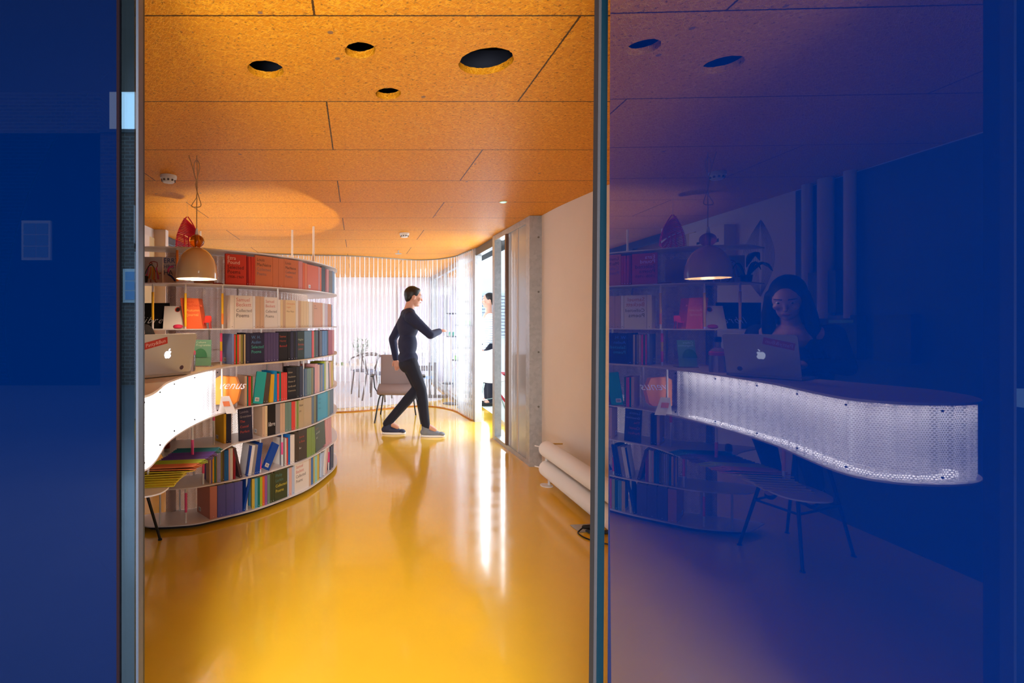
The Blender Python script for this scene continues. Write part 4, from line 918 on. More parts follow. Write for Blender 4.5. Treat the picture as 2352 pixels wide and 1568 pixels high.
# orange bag and name card under the worktop
z3 = LV[3]
hx = [(496,872),(503,864),(541,867),(551.5,893),(545,925),(534,933),(497,940)]
o = MB().slab([(XW(x,3.36), 3.36+(0.0), ZW(y,3.36)) for x, y in hx[:0]] or [(XW(x,3.33),3.33,max(z3+.001,ZW(y,3.33))) for x, y in ((494,870),(505,863),(541,866),(551,893),(544,922),(536,929),(494,929))], .03, (0.2,1,0)).build('paper_bag', mat('orange_paper', (246,150,50), .6)); tag(o, 'many sided orange paper bag with white script standing right of the lit counter band', 'paper bag')
text_mesh('venus', .075, (XW(499,3.32),3.3285,ZW(893,3.33)), (1,0,0), (0,0,1), mat('ink_240_236_236', (240,236,236), .6), o, shear=.6)
xn0, xn1 = XW(508,3.22), XW(530,3.22)
t = thing('tent_card', 'small white folded name card with orange print in front of the orange bag', 'folded card', ((xn0+xn1)/2,3.24,z3))
mW = mat('card_240_234_226', (240,234,226), .6)
MB().hexa([(XW(520,3.21),3.21,z3),(XW(543,3.23),3.23,z3),(XW(543,3.23),3.2315,z3),(XW(520,3.21),3.2115,z3),(XW(508,3.24),3.235,z3+.105),(XW(527,3.26),3.255,z3+.105),(XW(527,3.26),3.2565,z3+.105),(XW(508,3.24),3.2365,z3+.105)]).build('front_leaf', mW, t)
MB().hexa([(XW(498,3.21),3.25,z3),(XW(520,3.23),3.27,z3),(XW(520,3.23),3.2715,z3),(XW(498,3.21),3.2515,z3),(XW(508,3.24),3.237,z3+.105),(XW(527,3.26),3.257,z3+.105),(XW(527,3.26),3.2585,z3+.105),(XW(508,3.24),3.2385,z3+.105)]).build('back_leaf', mW, t)
MB().hexa([(XW(514.5,3.22),3.2165,z3+.045),(XW(530,3.24),3.2305,z3+.045),(XW(530,3.24),3.2308,z3+.045),(XW(514.5,3.22),3.2168,z3+.045),(XW(511.5,3.23),3.2235,z3+.075),(XW(527.5,3.25),3.238,z3+.075),(XW(527.5,3.25),3.2383,z3+.075),(XW(511.5,3.23),3.2238,z3+.075)]).build('orange_print', mat('orange_print', (232,130,80), .6), t)
# fanned booklets on the lobed shelf
z2 = LV[2]; sang = math.asin(.32); k = 0
fan = [('yellow',(214,190,40),7),('orange',(226,130,70),5),('lime',(184,200,50),4),('purple',(110,70,150),8),('teal',(40,130,140),5)]
y = 2.50
for cname, cc, n in fan:
    for j in range(n):
        w_ = .148; h_ = .006; ca, sa_ = math.cos(sang), math.sin(sang); idx = min(k, 8)
        an = math.asin(min(.32, idx*.04)); ca, sa_ = math.cos(an), math.sin(an)
        xc = -1.0+.05*min(1,(y-2.5)/.4); L_ = .105 if y < 2.62 else .125
        R = rotz(math.radians(8 + 10*math.sin(k*1.7)*.3))
        c = Vector((xc, y, z2+.001+w_*sa_))
        P = []
        for dz in (0, h_):
            for a_, b_ in ((-L_,0),(L_,0),(L_,w_),(-L_,w_)):
                v = Vector((a_, b_*ca+dz*sa_, -b_*sa_+dz*ca)); P.append(c + R @ v)
        o = MB().hexa(P).build('booklet', mat('fan_'+cname, cc, .5)); tag(o, '%s thin booklet, %s from the front of the %s group in the fanned row' % (cname, ORD[j], cname), 'booklet', 'fanned booklets on the curved low shelf')
        pg = MB().hexa([P[1]+(P[2]-P[1])*.03+Vector((.0006,0,0)), P[1]+(P[2]-P[1])*.97+Vector((.0006,0,0)), P[1]+(P[2]-P[1])*.97+Vector((.0008,0,.001)), P[1]+(P[2]-P[1])*.03+Vector((.0008,0,.001))]*1 + [P[5]+(P[6]-P[5])*.03+Vector((.0006,0,-.001)), P[5]+(P[6]-P[5])*.97+Vector((.0006,0,-.001)), P[5]+(P[6]-P[5])*.97+Vector((.0008,0,-.0015)), P[5]+(P[6]-P[5])*.03+Vector((.0008,0,-.0015))])
        y += .0205; k += 1
xr, yr = XW(383.5,3.2), 3.2
t = thing('red_jar', 'little dark red jar on the low shelf behind the purple booklets', 'jar', (xr,yr,z2))
MB().lathe([(.016,0),(.017,.02),(.012,.024)], (xr,yr,z2), 20).build('base', mat('jar_glass', (180,170,166), .2), t, True)
MB().lathe([(.019,.022),(.020,.03),(.018,.058),(.010,.064),(0,.066)], (xr,yr,z2), 20).build('lid', mat('jar_red', (150,44,38), .4), t, True)
# added glowing box that brightens the honeycomb sheets from behind the bookcase
q = on_curve(545, [p+n*.42 for p, n in zip(CF, CN)])[0]
t = thing('added_glow_box', 'added white glow box behind the bookcase, brightening the honeycomb sheet from behind', 'added glow box', (q.x,q.y,0))
MB().box(q.x-.04,q.x+.07,q.y,q.y+.05,0,.80).build('housing', M_WHITE, t)
MB().box(q.x-.035,q.x+.065,q.y-.004,q.y-.001,.03,.78).build('lit_face', mat('lit_face', (255,250,245), .5, emit=3.0), t)

# ------------------------------------------------------------------ pendant lamp, paper leaf, detectors
px_, py_ = XW(452,3.0), 3.0
lamp = thing('pendant_lamp', 'glossy cream dome pendant lamp with amber glass ball above the counter', 'pendant lamp', (px_,py_,1.577))
pr = [(.116,0),(.117,.004),(.117,.035),(.112,.075),(.10,.112),(.08,.145),(.055,.168),(.030,.181),(.016,.185)]
inn_ = [(r-.003, z-.002 if z > .01 else z+.0) for r, z in pr]
m_shade = mat('cream_gloss', (222,190,146), .12, 0, .6, 0, .6)
MB().lathe(pr+list(reversed([(max(r,.001),z+0.0) for r, z in inn_])), (px_,py_,1.577), 48, None, True).build('shade', m_shade, lamp, True)
MB().lathe([(.001,0),(.030,.004),(.036,.03),(.028,.06),(.012,.08)], (px_,py_,1.60), 24).build('bulb', mat('bulb_glow', (255,240,215), .5, emit=60), lamp, True)
MB().ball((px_,py_,1.798), (.043,.043,.038), 28).build('glass_ball', mat('amber_glass', (230,130,30), .03, 0, .6, .8), lamp, True)
MB().lathe([(.010,0),(.010,.07)], (px_,py_,1.762), 16).build('socket', mat('brass', (216,176,96), .3, .8), lamp, True)
MB().lathe([(.011,0),(.006,.035)], (px_,py_,1.836), 16).build('cord_grip', M_PLASTIC, lamp, True)
m_cord = mat('cord_beige', (196,156,110), .6)
cz = CEIL-.002
MB().tube([(px_,py_,1.868),(px_,py_,2.02),(px_+.002,py_,2.1),(px_+.004,py_,2.2),(px_,py_,cz)], .0028, 8).build('cord', m_cord, lamp, True)
lp2 = []
for kx, kz in ((.0,2.05),(-.028,2.005),(-.006,1.995),(.026,2.005),(.012,2.06),(-.004,2.13),(.018,2.22),(.010,2.262),(-.010,2.26),(-.014,2.2),(.004,2.12),(.0,2.05)): lp2.append((px_+kx,py_-.004,kz))
MB().tube([(p.x,py_-.005,p.y) for p in catmull([(a,c) for a,b_,c in lp2], 6)], .0025, 8).build('cord_loop', m_cord, lamp, True)
MB().tube([(px_-.01,py_-.004,2.18),(px_-.03,py_-.004,2.25),(px_-.045,py_-.004,cz)], .0025, 8).build('cord_end', m_cord, lamp, True)
# pink leaf of cut paper hanging from the ceiling
lx, ly = XW(430,4.1), 4.1
t = thing('paper_leaf', 'hot pink cut paper leaf hanging on a thread above the bookcase', 'paper leaf', (lx,ly,1.86))
lfm = mat('leaf_pink', (255,60,128), .5)
lm = MB()
def edge(zt, s):   # outline half width
    t_ = (2.165-zt)/.27; return .10*math.sin(min(1,t_*.9+.02)*math.pi*.62)**.9*(1 if s > 0 else .85)
for k in range(19):
    zt = 2.15-k*.0125
    pts = []
    for j in range(9):
        u = j/8; zz = zt-.075*(u**1.6)-(.02 if k > 9 else 0)*u
        xx = -edge(zt-.02,-1)+(edge(zz,1)+edge(zt-.02,-1))*u
        pts.append((lx+xx, ly+.03*math.sin(u*3.1)-.01*k*.2, zz))
    lm.tube(pts, .0058 if k < 12 else .0042, 6)
for s in (-1,1): lm.tube([(lx+s*edge(z,s), ly, z) for z in [2.165-.0085*i for i in range(30)]], .0045, 6)
for a in (-.02,.01,.035): lm.tube([(lx+a*1.3,ly,2.02),(lx+a,ly,1.95),(lx+a*2.2,ly,1.88)], .0055, 6)
lm.build('strands', lfm, t, True)
MB().tube([(lx,ly,2.165),(lx,ly,CEIL-.002)], .0008, 6).build('thread', M_WHITE, t)
def detector(px, py, label, s=1.0):
    D = (CEIL-EYE)*F/(PY-py); x = XW(px, D); z = CEIL-.001
    t = thing('smoke_detector', label, 'smoke detector', (x,D,z-.05))
    MB().lathe([(.052*s,0),(.053*s,-.006),(.052*s,-.020)], (x,D,z), 32).build('base', M_PLASTIC, t, True)
    MB().lathe([(.047*s,-.0205),(.044*s,-.030),(.034*s,-.046),(.0,-.050)], (x,D,z), 32).build('cover', M_PLASTIC, t, True)
    v = MB()
    for k in range(10):
        a = 2*math.pi*k/10; c = (x+.0425*s*math.cos(a), D+.0425*s*math.sin(a), z-.034); v.obox(c, .006, .012, .012, rotz(a))
    v.build('vents', mat('vent_dark', (90,84,84), .6), t)
detector(387, 403, 'white smoke detector on the ceiling left of the pendant lamp cord'); detector(929, 535, 'white smoke detector on the ceiling further back near the middle of the room')
D = (CEIL-EYE)*F/(PY-463); x = XW(1156, D)
t = thing('ceiling_indicator', 'small round ceiling light with a green glow near the right wall', 'ceiling light', (x,D,CEIL-.006)); MB().lathe([(.032,0),(.032,-.003),(.026,-.005)], (x,D,CEIL-.001), 28).build('rim', M_PLASTIC, t); MB().lathe([(.022,-.0055),(.016,-.008),(0,-.009)], (x,D,CEIL-.001), 20).build('lens', mat('green_led', (150,255,200), .4, emit=1.2), t)
D = 7.0; x = XW(915, D)
t = thing('sprinkler_head', 'small metal sprinkler hanging from the ceiling before the partition', 'sprinkler', (x,D,CEIL-.06)); MB().tube([(x,D,CEIL-.001),(x,D,CEIL-.04)], .008, 10).build('stem', M_GALV, t); MB().lathe([(.045,0),(.045,.004)], (x,D,CEIL-.05), 16).build('deflector', M_GALV, t)
# ------------------------------------------------------------------ left end of the room: electric boxes, pipes (seen in the blue glass)
o = MB().box(XL,XL+.10,4.55,5.05,1.78,2.17).build('fuse_box', M_PLASTIC); tag(o, 'white fuse box high on the left wall above the bookcase', 'fuse box'); 
for y_, z_, w_, h_ in ((4.62,2.03,.05,.03),(4.62,1.92,.03,.04),(4.85,2.05,.08,.02)): MB().box(XL+.10,XL+.103,y_,y_+w_,z_,z_+h_).build('marking', mat('marking_black', (30,30,34), .5), o)
o = MB().box(XL,XL+.02,5.10,5.38,1.5,2.2).build('wall_board', mat('yellowed_board', (220,200,150), .6)); tag(o, 'narrow yellowed board beside the fuse box on the left wall', 'board')
for i, y_ in enumerate((3.75,3.60,3.42)):
    o = MB().tube([(XL+.05,y_,1.35),(XL+.05,y_,CEIL)], .032 if i != 1 else .045, 14).build('wall_pipe', mat('pipe_white', (226,222,220), .4), None, True)
    tag(o, ['white vertical pipe nearest the window end of the left wall','thick white vertical pipe in the middle of three on the left wall','white vertical pipe nearest the entrance on the left wall'][i], 'pipe', 'wall pipes')
for i, (y_, z_) in enumerate(((3.35,1.25),(3.02,1.25),(3.5,1.55))):
    o = MB().box(XL,XL+.07,y_,y_+.22,z_-.16,z_+.12).build('meter_box', mat('meter_dark', (70,64,66), .5)); tag(o, ['dark meter box on the left wall, lower middle','dark meter box on the left wall nearest the entrance','dark meter box higher up beneath the thick pipe'][i], 'meter box', 'meter boxes')
    if i == 0: MB().box(XL+.07,XL+.073,y_+.02,y_+.2,z_+.07,z_+.09).build('green_strip', mat('green_strip', (120,220,140), .5), o)
struct(MB().box(XL,XL+.05,2.2,2.26,0,2.2).build('trim_7', M_WALL)); shade_m = mat('wall_shade_blue_grey', (70,82,112), .5); struct(MB().box(XL,XL+.012,2.27,3.9,0,CEIL-.01).build('trim_8', shade_m)); dd2 = struct(MB().box(XL,XL+.03,1.45,2.2,0,2.25).build('door_2', mat('door_grey', (84,92,116), .5)))  # wall panel coloured blue-grey to stand in for dim blue light
# big printed leaf motif on the left wall
pm = MB(); lw_ = []
for k in range(9):
    s = .03+.02*k
    pl = [(XL+.004, 4.35+s*math.sin(u*math.pi)*1.1*(1 if True else -1)-.09, 2.15-.62*u-.0*s) for u in [j/14 for j in range(15)]]
    pm.tube(pl, .0014, 4); pm.tube([(a, 4.26-(b_-4.26)*.7, c) for a, b_, c in pl], .0014, 4)
tag(pm.build('wall_drawing', mat('drawing_grey', (150,146,160), .7)), 'large grey line drawing of a leaf on the left wall', 'wall drawing')
# dark leafed plant at the left tip of the top row
t = thing('dark_plant', 'small dark large leafed plant on the left tip of the bookcase top row', 'plant', (-1.40,3.36,LV[6]))
MB().lathe([(.026,0),(.034,.05),(.030,.052),(.0,.045)], (-1.40,3.36,LV[6]), 20).build('pot', mat('pot_dark', (50,50,54), .5), t, True)
for a, zz, L_, w0 in ((3.1,LV[6]+.05,.17,.030),(3.5,LV[6]+.05,.13,.034),(.3,LV[6]+.05,.08,.022),(-1.9,LV[6]+.05,.09,.022),(2.8,LV[6]+.12,.12,.03)):
    d = Vector((math.cos(a),math.sin(a),0)); s = Vector((-d.y,d.x,0)); c = Vector((-1.40,3.36,zz-.02)); vs = []
    for i in range(9):
        u = i/8; w_ = w0*math.sin(math.pi*(u*.95+.03)); p = c+d*L_*u+Vector((0,0,.13*math.sin(u*2.3)-.05*u)); vs += [p-s*w_, p+Vector((0,0,.006)), p+s*w_]
    fs = [(3*i+j,3*i+3+j,3*i+4+j,3*i+1+j) for i in range(8) for j in (0,1)]
    lo = MB().add(vs, fs).build('leaf', mat('leaf_dark', (34,60,40), .4), t, True)
    sm = lo.modifiers.new('s','SOLIDIFY'); sm.thickness = .0015

# ------------------------------------------------------------------ radiator, floor socket
t = thing('tube_radiator', 'white double tube finned radiator low along the right wall', 'radiator', (1.56,3.3,0))
for z_, nm in ((.285,'upper_tube'),(.125,'lower_tube')):
    pf_ = [(.0,0),(.045,.004),(.058,.018)]; y0 = 4.23; n_ = 150; L_ = 1.75
    for i in range(n_): pf_ += [(.066,.02+L_*i/n_),(.062,.02+L_*(i+.5)/n_)]
    pf_ += [(.05,L_+.03),(0,L_+.035)]
    MB().lathe(pf_, (1.555,y0,z_), 28, (0,-1,0)).build(nm, M_WHITE, t, True)
for y_ in (4.16,2.6):
    MB().tube([(1.555,y_,.06),(1.555,y_,.008)], .010, 12).build('stand_leg', M_WHITE, t, True)
    MB().lathe([(.05,0),(.05,.006),(0,.008)], (1.535,y_,.0005), 28).build('foot_plate', M_WHITE, t)
MB().tube([(1.555,4.215,.185),(1.555,4.215,.225)], .014, 12).build('link_pipe', M_WHITE, t, True)
MB().tube([(1.6,4.20,.33),(1.68,4.20,.33)], .006, 8).build('bracket', mat('brass', (216,176,96), .3, .8), t)
MB().tube([(1.53,4.25,.29),(1.48,4.28,.295)], .005, 8).build('valve', M_WHITE, t); MB().tube([(1.53,4.25,.12),(1.48,4.28,.125)], .005, 8).build('valve', M_WHITE, t)
sx, sy = 1.47, 3.27
t = thing('floor_socket', 'open grey metal floor socket on the yellow floor below the radiator', 'floor socket', (sx,sy,0))
MB().obox((sx,sy+.03,.004),.15,.11,.006,rotz(.12)).build('plate', M_GALV, t)
MB().hexa([(sx-.02,sy-.06,.006),(sx+.11,sy-.065,.006),(sx+.12,sy-.03,.006),(sx-.03,sy-.02,.006),(sx-.01,sy-.055,.018),(sx+.10,sy-.058,.018),(sx+.11,sy-.035,.018),(sx-.02,sy-.028,.018)]).build('lid_edge', mat('dark_grey_plastic', (60,62,68), .4), t)
t = thing('power_plug', 'black power plug with a black cable curving over the floor by the floor socket', 'plug', (sx,sy-.02,.008))
MB().caps((sx-.035,sy-.02,.03),(sx+.05,sy-.03,.034),.012,.020,12).build('plug_body', M_BLACK, t, True)
cb = catmull([(sx-.04,sy-.02),(sx-.085,sy-.05),(sx-.07,sy-.13),(sx+.0,sy-.20),(sx+.12,sy-.24),(sx+.3,sy-.22)], 8)
MB().tube([(p.x,p.y,.0055 if i > 6 else .028-.0035*i) for i, p in enumerate(cb)], .0045, 8).build('cable', M_BLACK, t, True)

# ------------------------------------------------------------------ aisle chair (metal frame, brown seat and back)
cx, cy = .56, 7.02
t = thing('lounge_chair', 'brown padded chair with black tube frame standing before the corrugated partition', 'chair', (cx,cy,0))
mb_ = mat('brown_upholstery', (128,108,104), .65); R = rotz(math.radians(-5))
def cp(x, y, z): v = R @ Vector((x,y,0)); return (cx+v.x, cy+v.y, z)
def cushion(name, c, sx, sy, sz, Rm, m, parent, bev=.02):
    bm = bmesh.new(); bmesh.ops.create_cube(bm, size=1)
    for v in bm.verts: v.co = Vector((v.co.x*sx, v.co.y*sy, v.co.z*sz))
    bmesh.ops.bevel(bm, geom=bm.edges[:], offset=min(bev, min(sx,sy,sz)*.45), segments=4, affect='EDGES', profile=.5)
    bm.transform(Matrix.Translation(c) @ Rm.to_4x4())
    for f in bm.faces: f.smooth = True
    me = bpy.data.meshes.new(name); bm.to_mesh(me); bm.free(); return link(name, me, m, parent)
cushion('seat', Vector(cp(0,-.02,.405)), .56, .50, .065, R @ Matrix.Rotation(math.radians(4),3,'X'), mb_, t, .028)
cushion('backrest', Vector(cp(.0,.27,.63)), .49, .04, .46, R @ Matrix.Rotation(math.radians(-12),3,'X'), mb_, t, .018)
for sx_ in (-1,1):
    MB().tube([cp(sx_*.18,-.2,.365),cp(sx_*.235,-.24,.345),cp(sx_*.25,-.27,.30),cp(sx_*.30,-.33,.02),cp(sx_*.302,-.332,0)], [.010]*3+[.010,.010], 10).build('leg', M_BLACK, t, True)
    MB().tube([cp(sx_*.18,.2,.365),cp(sx_*.205,.22,.33),cp(sx_*.25,.30,0)], .010, 10).build('leg', M_BLACK, t, True)
    MB().tube([cp(sx_*.2,0,.362),cp(sx_*.29,.02,.37),cp(sx_*.32,.03,.42),cp(sx_*.34,.04,.58)], .009, 10).build('arm_support', M_BLACK, t, True)
    MB().obox(cp(sx_*.345,.0,.59),.045,.24,.018,R).build('armrest', M_BLACK, t)
MB().tube([cp(-.2,-.2,.362),cp(.2,-.2,.362),cp(.2,.2,.362),cp(-.2,.2,.362)], .010, 10, True).build('seat_frame', M_BLACK, t, True)

# ------------------------------------------------------------------ far room behind the partition
m_dk = mat('dark_bentwood', (70,50,52), .4)
def bent_chair(x, y, ang, label):
    t = thing('bentwood_chair', label, 'chair', (x,y,0), 'bentwood chairs behind the partition')
    R = rotz(ang)
    def q(a, b_, z): v = R @ Vector((a,b_,0)); return (x+v.x, y+v.y, z)
    MB().lathe([(.0,0),(.21,.0),(.22,.012),(.21,.025),(0,.03)], (x,y,.44), 28).build('seat', mat('seat_blue_grey', (112,122,150), .6), t, True)
    MB().tube([q(.26*math.cos(a),.26*math.sin(a)+.03,.78-.09*abs(math.cos(a))**3) for a in [math.pi*k/16 for k in range(17)]], .014, 10).build('back_hoop', m_dk, t, True)
    for sx in (-1,1):
        MB().tube([q(sx*.26,.03,.69),q(sx*.27,-.06,.6),q(sx*.22,-.12,.45)], .012, 8).build('arm', m_dk, t, True)
        MB().tube([q(sx*.15,-.15,.44),q(sx*.19,-.20,0)], .014, 8).build('leg', m_dk, t, True); MB().tube([q(sx*.15,.15,.44),q(sx*.20,.24,0)], .014, 8).build('leg', m_dk, t, True)
        MB().tube([q(sx*.13,.17,.45),q(sx*.15,.27,.77)], .010, 8).build('back_stick', m_dk, t, True)
bent_chair(XW(868,8.7), 8.7, math.radians(160), 'dark bentwood chair with a hooped back nearest the brown aisle chair, behind the partition')
bent_chair(XW(838,9.2), 9.2, math.radians(200), 'dark bentwood chair further back at the white table, behind the partition')
def table(x, y, w, d, h, label):
    t = thing('white_table', label, 'table', (x,y,0))
    MB().box(x-w/2,x+w/2,y-d/2,y+d/2,h-.03,h).build('tabletop', M_WHITE, t)
    for a in (-1,1):
        for b_ in (-1,1): MB().tube([(x+a*(w/2-.06),y+b_*(d/2-.06),h-.03),(x+a*(w/2-.03),y+b_*(d/2-.03),.012)], .014, 8).build('leg', M_GALV, t)
table(XW(810,9.9), 9.9, 1.1, .6, .50, 'low white table carrying the potted olive plant behind the partition'); table(XW(930,10.5), 10.5, .9, .6, .74, 'white table at the back of the far room')
x, y = XW(826,9.9), 9.9
t = thing('potted_plant', 'small bushy green plant in a pale pot on the low white table', 'plant', (x,y,.50))
MB().lathe([(.05,0),(.07,.10),(.062,.105),(0,.09)], (x,y,.50), 20).build('pot', mat('pot_pale', (220,214,206), .5), t, True)
st_ = MB(); lf_ = MB()
for k in range(16):
    a = random.uniform(0,6.28); r0 = random.uniform(.05,.22); h0 = random.uniform(.25,.5); tip = Vector((x+r0*math.cos(a), y+r0*math.sin(a), .58+h0))
    st_.tube([(x,y,.58),(x+r0*.3*math.cos(a),y+r0*.3*math.sin(a),.58+h0*.5),tip], .003, 5)
    for j in range(9):
        u = random.uniform(.35,1); p = Vector((x,y,.58)).lerp(tip,u)+Vector((random.uniform(-.03,.03),random.uniform(-.03,.03),random.uniform(-.02,.03)))
        d = Vector((random.uniform(-1,1),random.uniform(-1,1),random.uniform(-.3,1))).normalized(); s = d.cross(Vector((.3,.2,1))).normalized()
        lf_.add([p, p+d*.022+s*.010, p+d*.05, p+d*.022-s*.010], [(0,1,2,3)])
st_.build('stems', mat('stem_green', (60,80,50), .6), t); lf_.build('foliage', mat('leaf_mid', (70,112,70), .6), t)
# small yellow and green pots on the low table
for i, dx_ in enumerate((-.45,-.32,-.2)):
    o = MB().lathe([(.02,0),(.028,.05),(.0,.06)], (XW(810,9.9)+dx_,9.75,.50), 14).build('small_pot', mat('pot_mix%d'%i, ((190,160,70),(150,120,90),(120,150,90))[i], .5), None, True); tag(o, ['small yellow pot at the left end of the low white table','small brown pot second on the low white table','small green pot third on the low white table'][i], 'pot', 'little pots on the low table')
x, y = XW(993,8.9), 8.9
t = thing('wooden_stand', 'tall dark wooden stand with twin uprights behind the partition, right of the brown chair', 'stand', (x,y,.012))
for dx_ in (-.04,.05): MB().tube([(x+dx_,y,.04),(x+dx_,y,.62)], .020, 10).build('upright', m_dk, t, True)
MB().obox((x-.02,y,.035),.55,.10,.045).build('foot', m_dk, t); MB().obox((x-.13,y,.52),.30,.03,.09).build('crossbar', m_dk, t); MB().obox((x-.13,y,.36),.30,.03,.05).build('crossbar', mat('crossbar_blue', (120,160,210), .5), t)
def plant_stand(x, y, discs, label):
    t = thing('plant_stand', label, 'plant stand', (x,y,0), 'tall plant stands behind the partition')
    m1 = mat('stand_rose', (196,160,160), .4, .4); md = mat('disc_dark', (30,46,70), .5)
    MB().lathe([(.13,0),(.13,.01),(.015,.018)], (x,y,.0), 28).build('base', md, t)
    MB().tube([(x,y,.0),(x,y,max(z for _,_,z,_ in discs)-.02)], .007, 8).build('pole', m1, t)
    for dx_, dy_, z, kind in discs:
        MB().tube([(x,y,z-.13),(x+dx_*.7,y+dy_*.7,z-.09),(x+dx_,y+dy_,z)], .005, 8).build('arm', m1, t, True)
        MB().lathe([(.0,0),(.07,.006),(.095,.018),(.08,.024),(0,.024)], (x+dx_,y+dy_,z), 24).build('tray', md, t, True)
        if kind:
            for s in (-.03,.03): MB().lathe([(.0,0),(.018,.0),(.02,.06),(.0,.07)], (x+dx_+s,y+dy_,z+.024), 12).build('glass_pot', mat('glass_teal', (60,190,160), .3) if kind == 1 else mat('sprout_green', (150,220,120), .5), t, True)
zz = lambda py, D: ZW(py, D)
plant_stand(XW(1036,8.3), 8.3, [(XW(1038,8.3)-XW(1036,8.3),0,zz(722,8.3),0),(.02,0.05,zz(775,8.3),1),(.10,0,zz(829,8.3),2),(-.05,.02,zz(883,8.3),0)], 'tall tiered plant stand with dark trays, left one behind the partition')
plant_stand(XW(1070,7.9), 7.9, [(0,0,zz(695,7.9),0),(-.07,0,zz(749,7.9),2),(-.04,.03,zz(801,7.9),0),(.05,0,zz(818,7.9),0),(-.03,0,zz(903,7.9),0)], 'tall tiered plant stand with dark trays, right one beside the steel column')
# outside the exit: white shell chair, red folding stool, person
cx2, cy2 = XW(1122,7.35), 7.35
t = thing('shell_chair', 'white shell chair on thin pale legs outside the exit', 'chair', (cx2,cy2,-.0))
vs = []; fs = []
for i in range(11):
    u = i/10
    for j in range(9):
        w_ = (j/8-.5); y_ = -.2+.42*min(1,u/.55)-.0; z_ = .47 if u < .55 else .47+(u-.55)/.45*.42; yy = y_+(.0 if u < .55 else (u-.55)*.18); z_ += .10*(2*w_)**2*(1-abs(u-.5)); wd = .46*(1-.25*max(0,u-.7)/.3)
        vs.append((cx2+w_*wd, cy2+yy, z_))
fs = [(i*9+j, i*9+j+1, (i+1)*9+j+1, (i+1)*9+j) for i in range(10) for j in range(8)]
so = MB().add(vs, fs).build('seat_shell', M_WHITE, t, True); sm = so.modifiers.new('s','SOLIDIFY'); sm.thickness = .008
for a in (-1,1):
    for b_ in (-1,1): MB().tube([(cx2+a*.08,cy2+b_*.08,.455),(cx2+a*.22,cy2+b_*.22,.0)], .008, 8).build('leg', mat('leg_pale_green', (150,176,168), .4, .3), t)
MB().tube([(cx2-.15,cy2-.15,.22),(cx2+.15,cy2+.15,.22)], .005, 6).build('brace', mat('leg_pale_green'), t)
rx, ry = 2.28, 8.5
t = thing('folding_stool', 'red crossed leg folding stool outside behind the white shell chair', 'stool', (rx,ry,0))
for s in (-1,1): MB().tube([(rx+s*.18,ry,.0),(rx-s*.18,ry,.46)], .02, 8).build('leg', mat('stool_red', (200,40,56), .5) if s > 0 else mat('stool_blue', (40,56,90), .5), t)
MB().box(rx-.2,rx+.2,ry-.16,ry+.16,.46,.48).build('seat', mat('stool_red', (200,40,56), .5), t)
yb = MB().box(1.72,6.5,12.0,12.1,0,2.35); struct(yb.build('wall_yard', mat('yard_white_wall', (236,240,246), .6)))

# ------------------------------------------------------------------ people
def remesh(mb, voxel, name, m, parent=None, smooth_it=4, org=None):
    me = bpy.data.meshes.new(name); me.from_pydata(mb.v, [], mb.f)
    bm = bmesh.new(); bm.from_mesh(me); bmesh.ops.recalc_face_normals(bm, faces=bm.faces); bm.to_mesh(me); bm.free()
    tmp = bpy.data.objects.new('tmp', me); COL.objects.link(tmp)
    r = tmp.modifiers.new('r','REMESH'); r.mode = 'VOXEL'; r.voxel_size = voxel; r.use_smooth_shade = True
    s = tmp.modifiers.new('s','SMOOTH'); s.factor = .5; s.iterations = smooth_it
    out = bpy.data.meshes.new_from_object(tmp.evaluated_get(bpy.context.evaluated_depsgraph_get())); bpy.data.objects.remove(tmp)
    for p in out.polygons: p.use_smooth = True
    out.name = name; out.materials.clear()
    return link(name, out, m, parent, org)
def frame(f, pitch=0):
    f = Vector(f).normalized(); up = Vector((0,0,1)); r = f.cross(up).normalized()
    f2 = (f*math.cos(pitch)+up*math.sin(pitch)).normalized(); u2 = r.cross(f2).normalized()
    return f2, r, u2
def head_into(mb, c, f, r, u, s=1.0):
    Rm = Matrix((r, f, u)).transposed()
    mb.ball(c+u*.018*s, (.074*s,.094*s,.098*s), 22, Rm); mb.ball(c+f*.022*s-u*.052*s, (.054*s,.066*s,.062*s), 20, Rm)
    mb.ball(c+f*.062*s-u*.088*s, (.024*s,.022*s,.018*s), 14, Rm)
    mb.caps(c+f*.088*s+u*.008*s, c+f*.106*s-u*.028*s, .008*s, .012*s, 10)
    mb.ball(c+f*.086*s-u*.057*s, (.024*s,.011*s,.009*s), 12, Rm)
    for q in (-1,1):
        mb.ball(c+r*q*.076*s-u*.008*s-f*.004*s, (.009*s,.020*s,.032*s), 12, Rm)
        mb.ball(c+f*.066*s+r*q*.040*s-u*.02*s, (.022*s,.022*s,.022*s), 12, Rm)
        mb.caps(c+f*.083*s+r*q*.015*s+u*.032*s, c+f*.072*s+r*q*.048*s+u*.030*s, .008*s, .007*s, 8)
def face_parts(parent, c, f, r, u, brow, s=1.0, lip=(170,90,84)):
    Rm = Matrix((r, f, u)).transposed()
    for q in (-1,1):
        e_ = MB().ball(c+f*.080*s+r*q*.031*s+u*.010*s, (.013*s,.009*s,.007*s), 14, Rm).build('eye', mat('eye_white', (226,222,218), .3), parent, True)
        MB().ball(c+f*.0875*s+r*q*.031*s+u*.010*s, (.0055*s,.003*s,.0055*s), 10, Rm).build('iris', mat('iris_dark', (40,28,22), .2), e_, True)
        MB().caps(c+f*.091*s+r*q*.016*s+u*.031*s, c+f*.079*s+r*q*.050*s+u*.031*s, .0035*s, .0025*s, 6).build('eyebrow', brow, parent, True)
    MB().ball(c+f*.0935*s-u*.057*s, (.021*s,.006*s,.006*s), 12, Rm).build('lips', mat('lips_%d'%lip[0], lip, .4), parent, True)
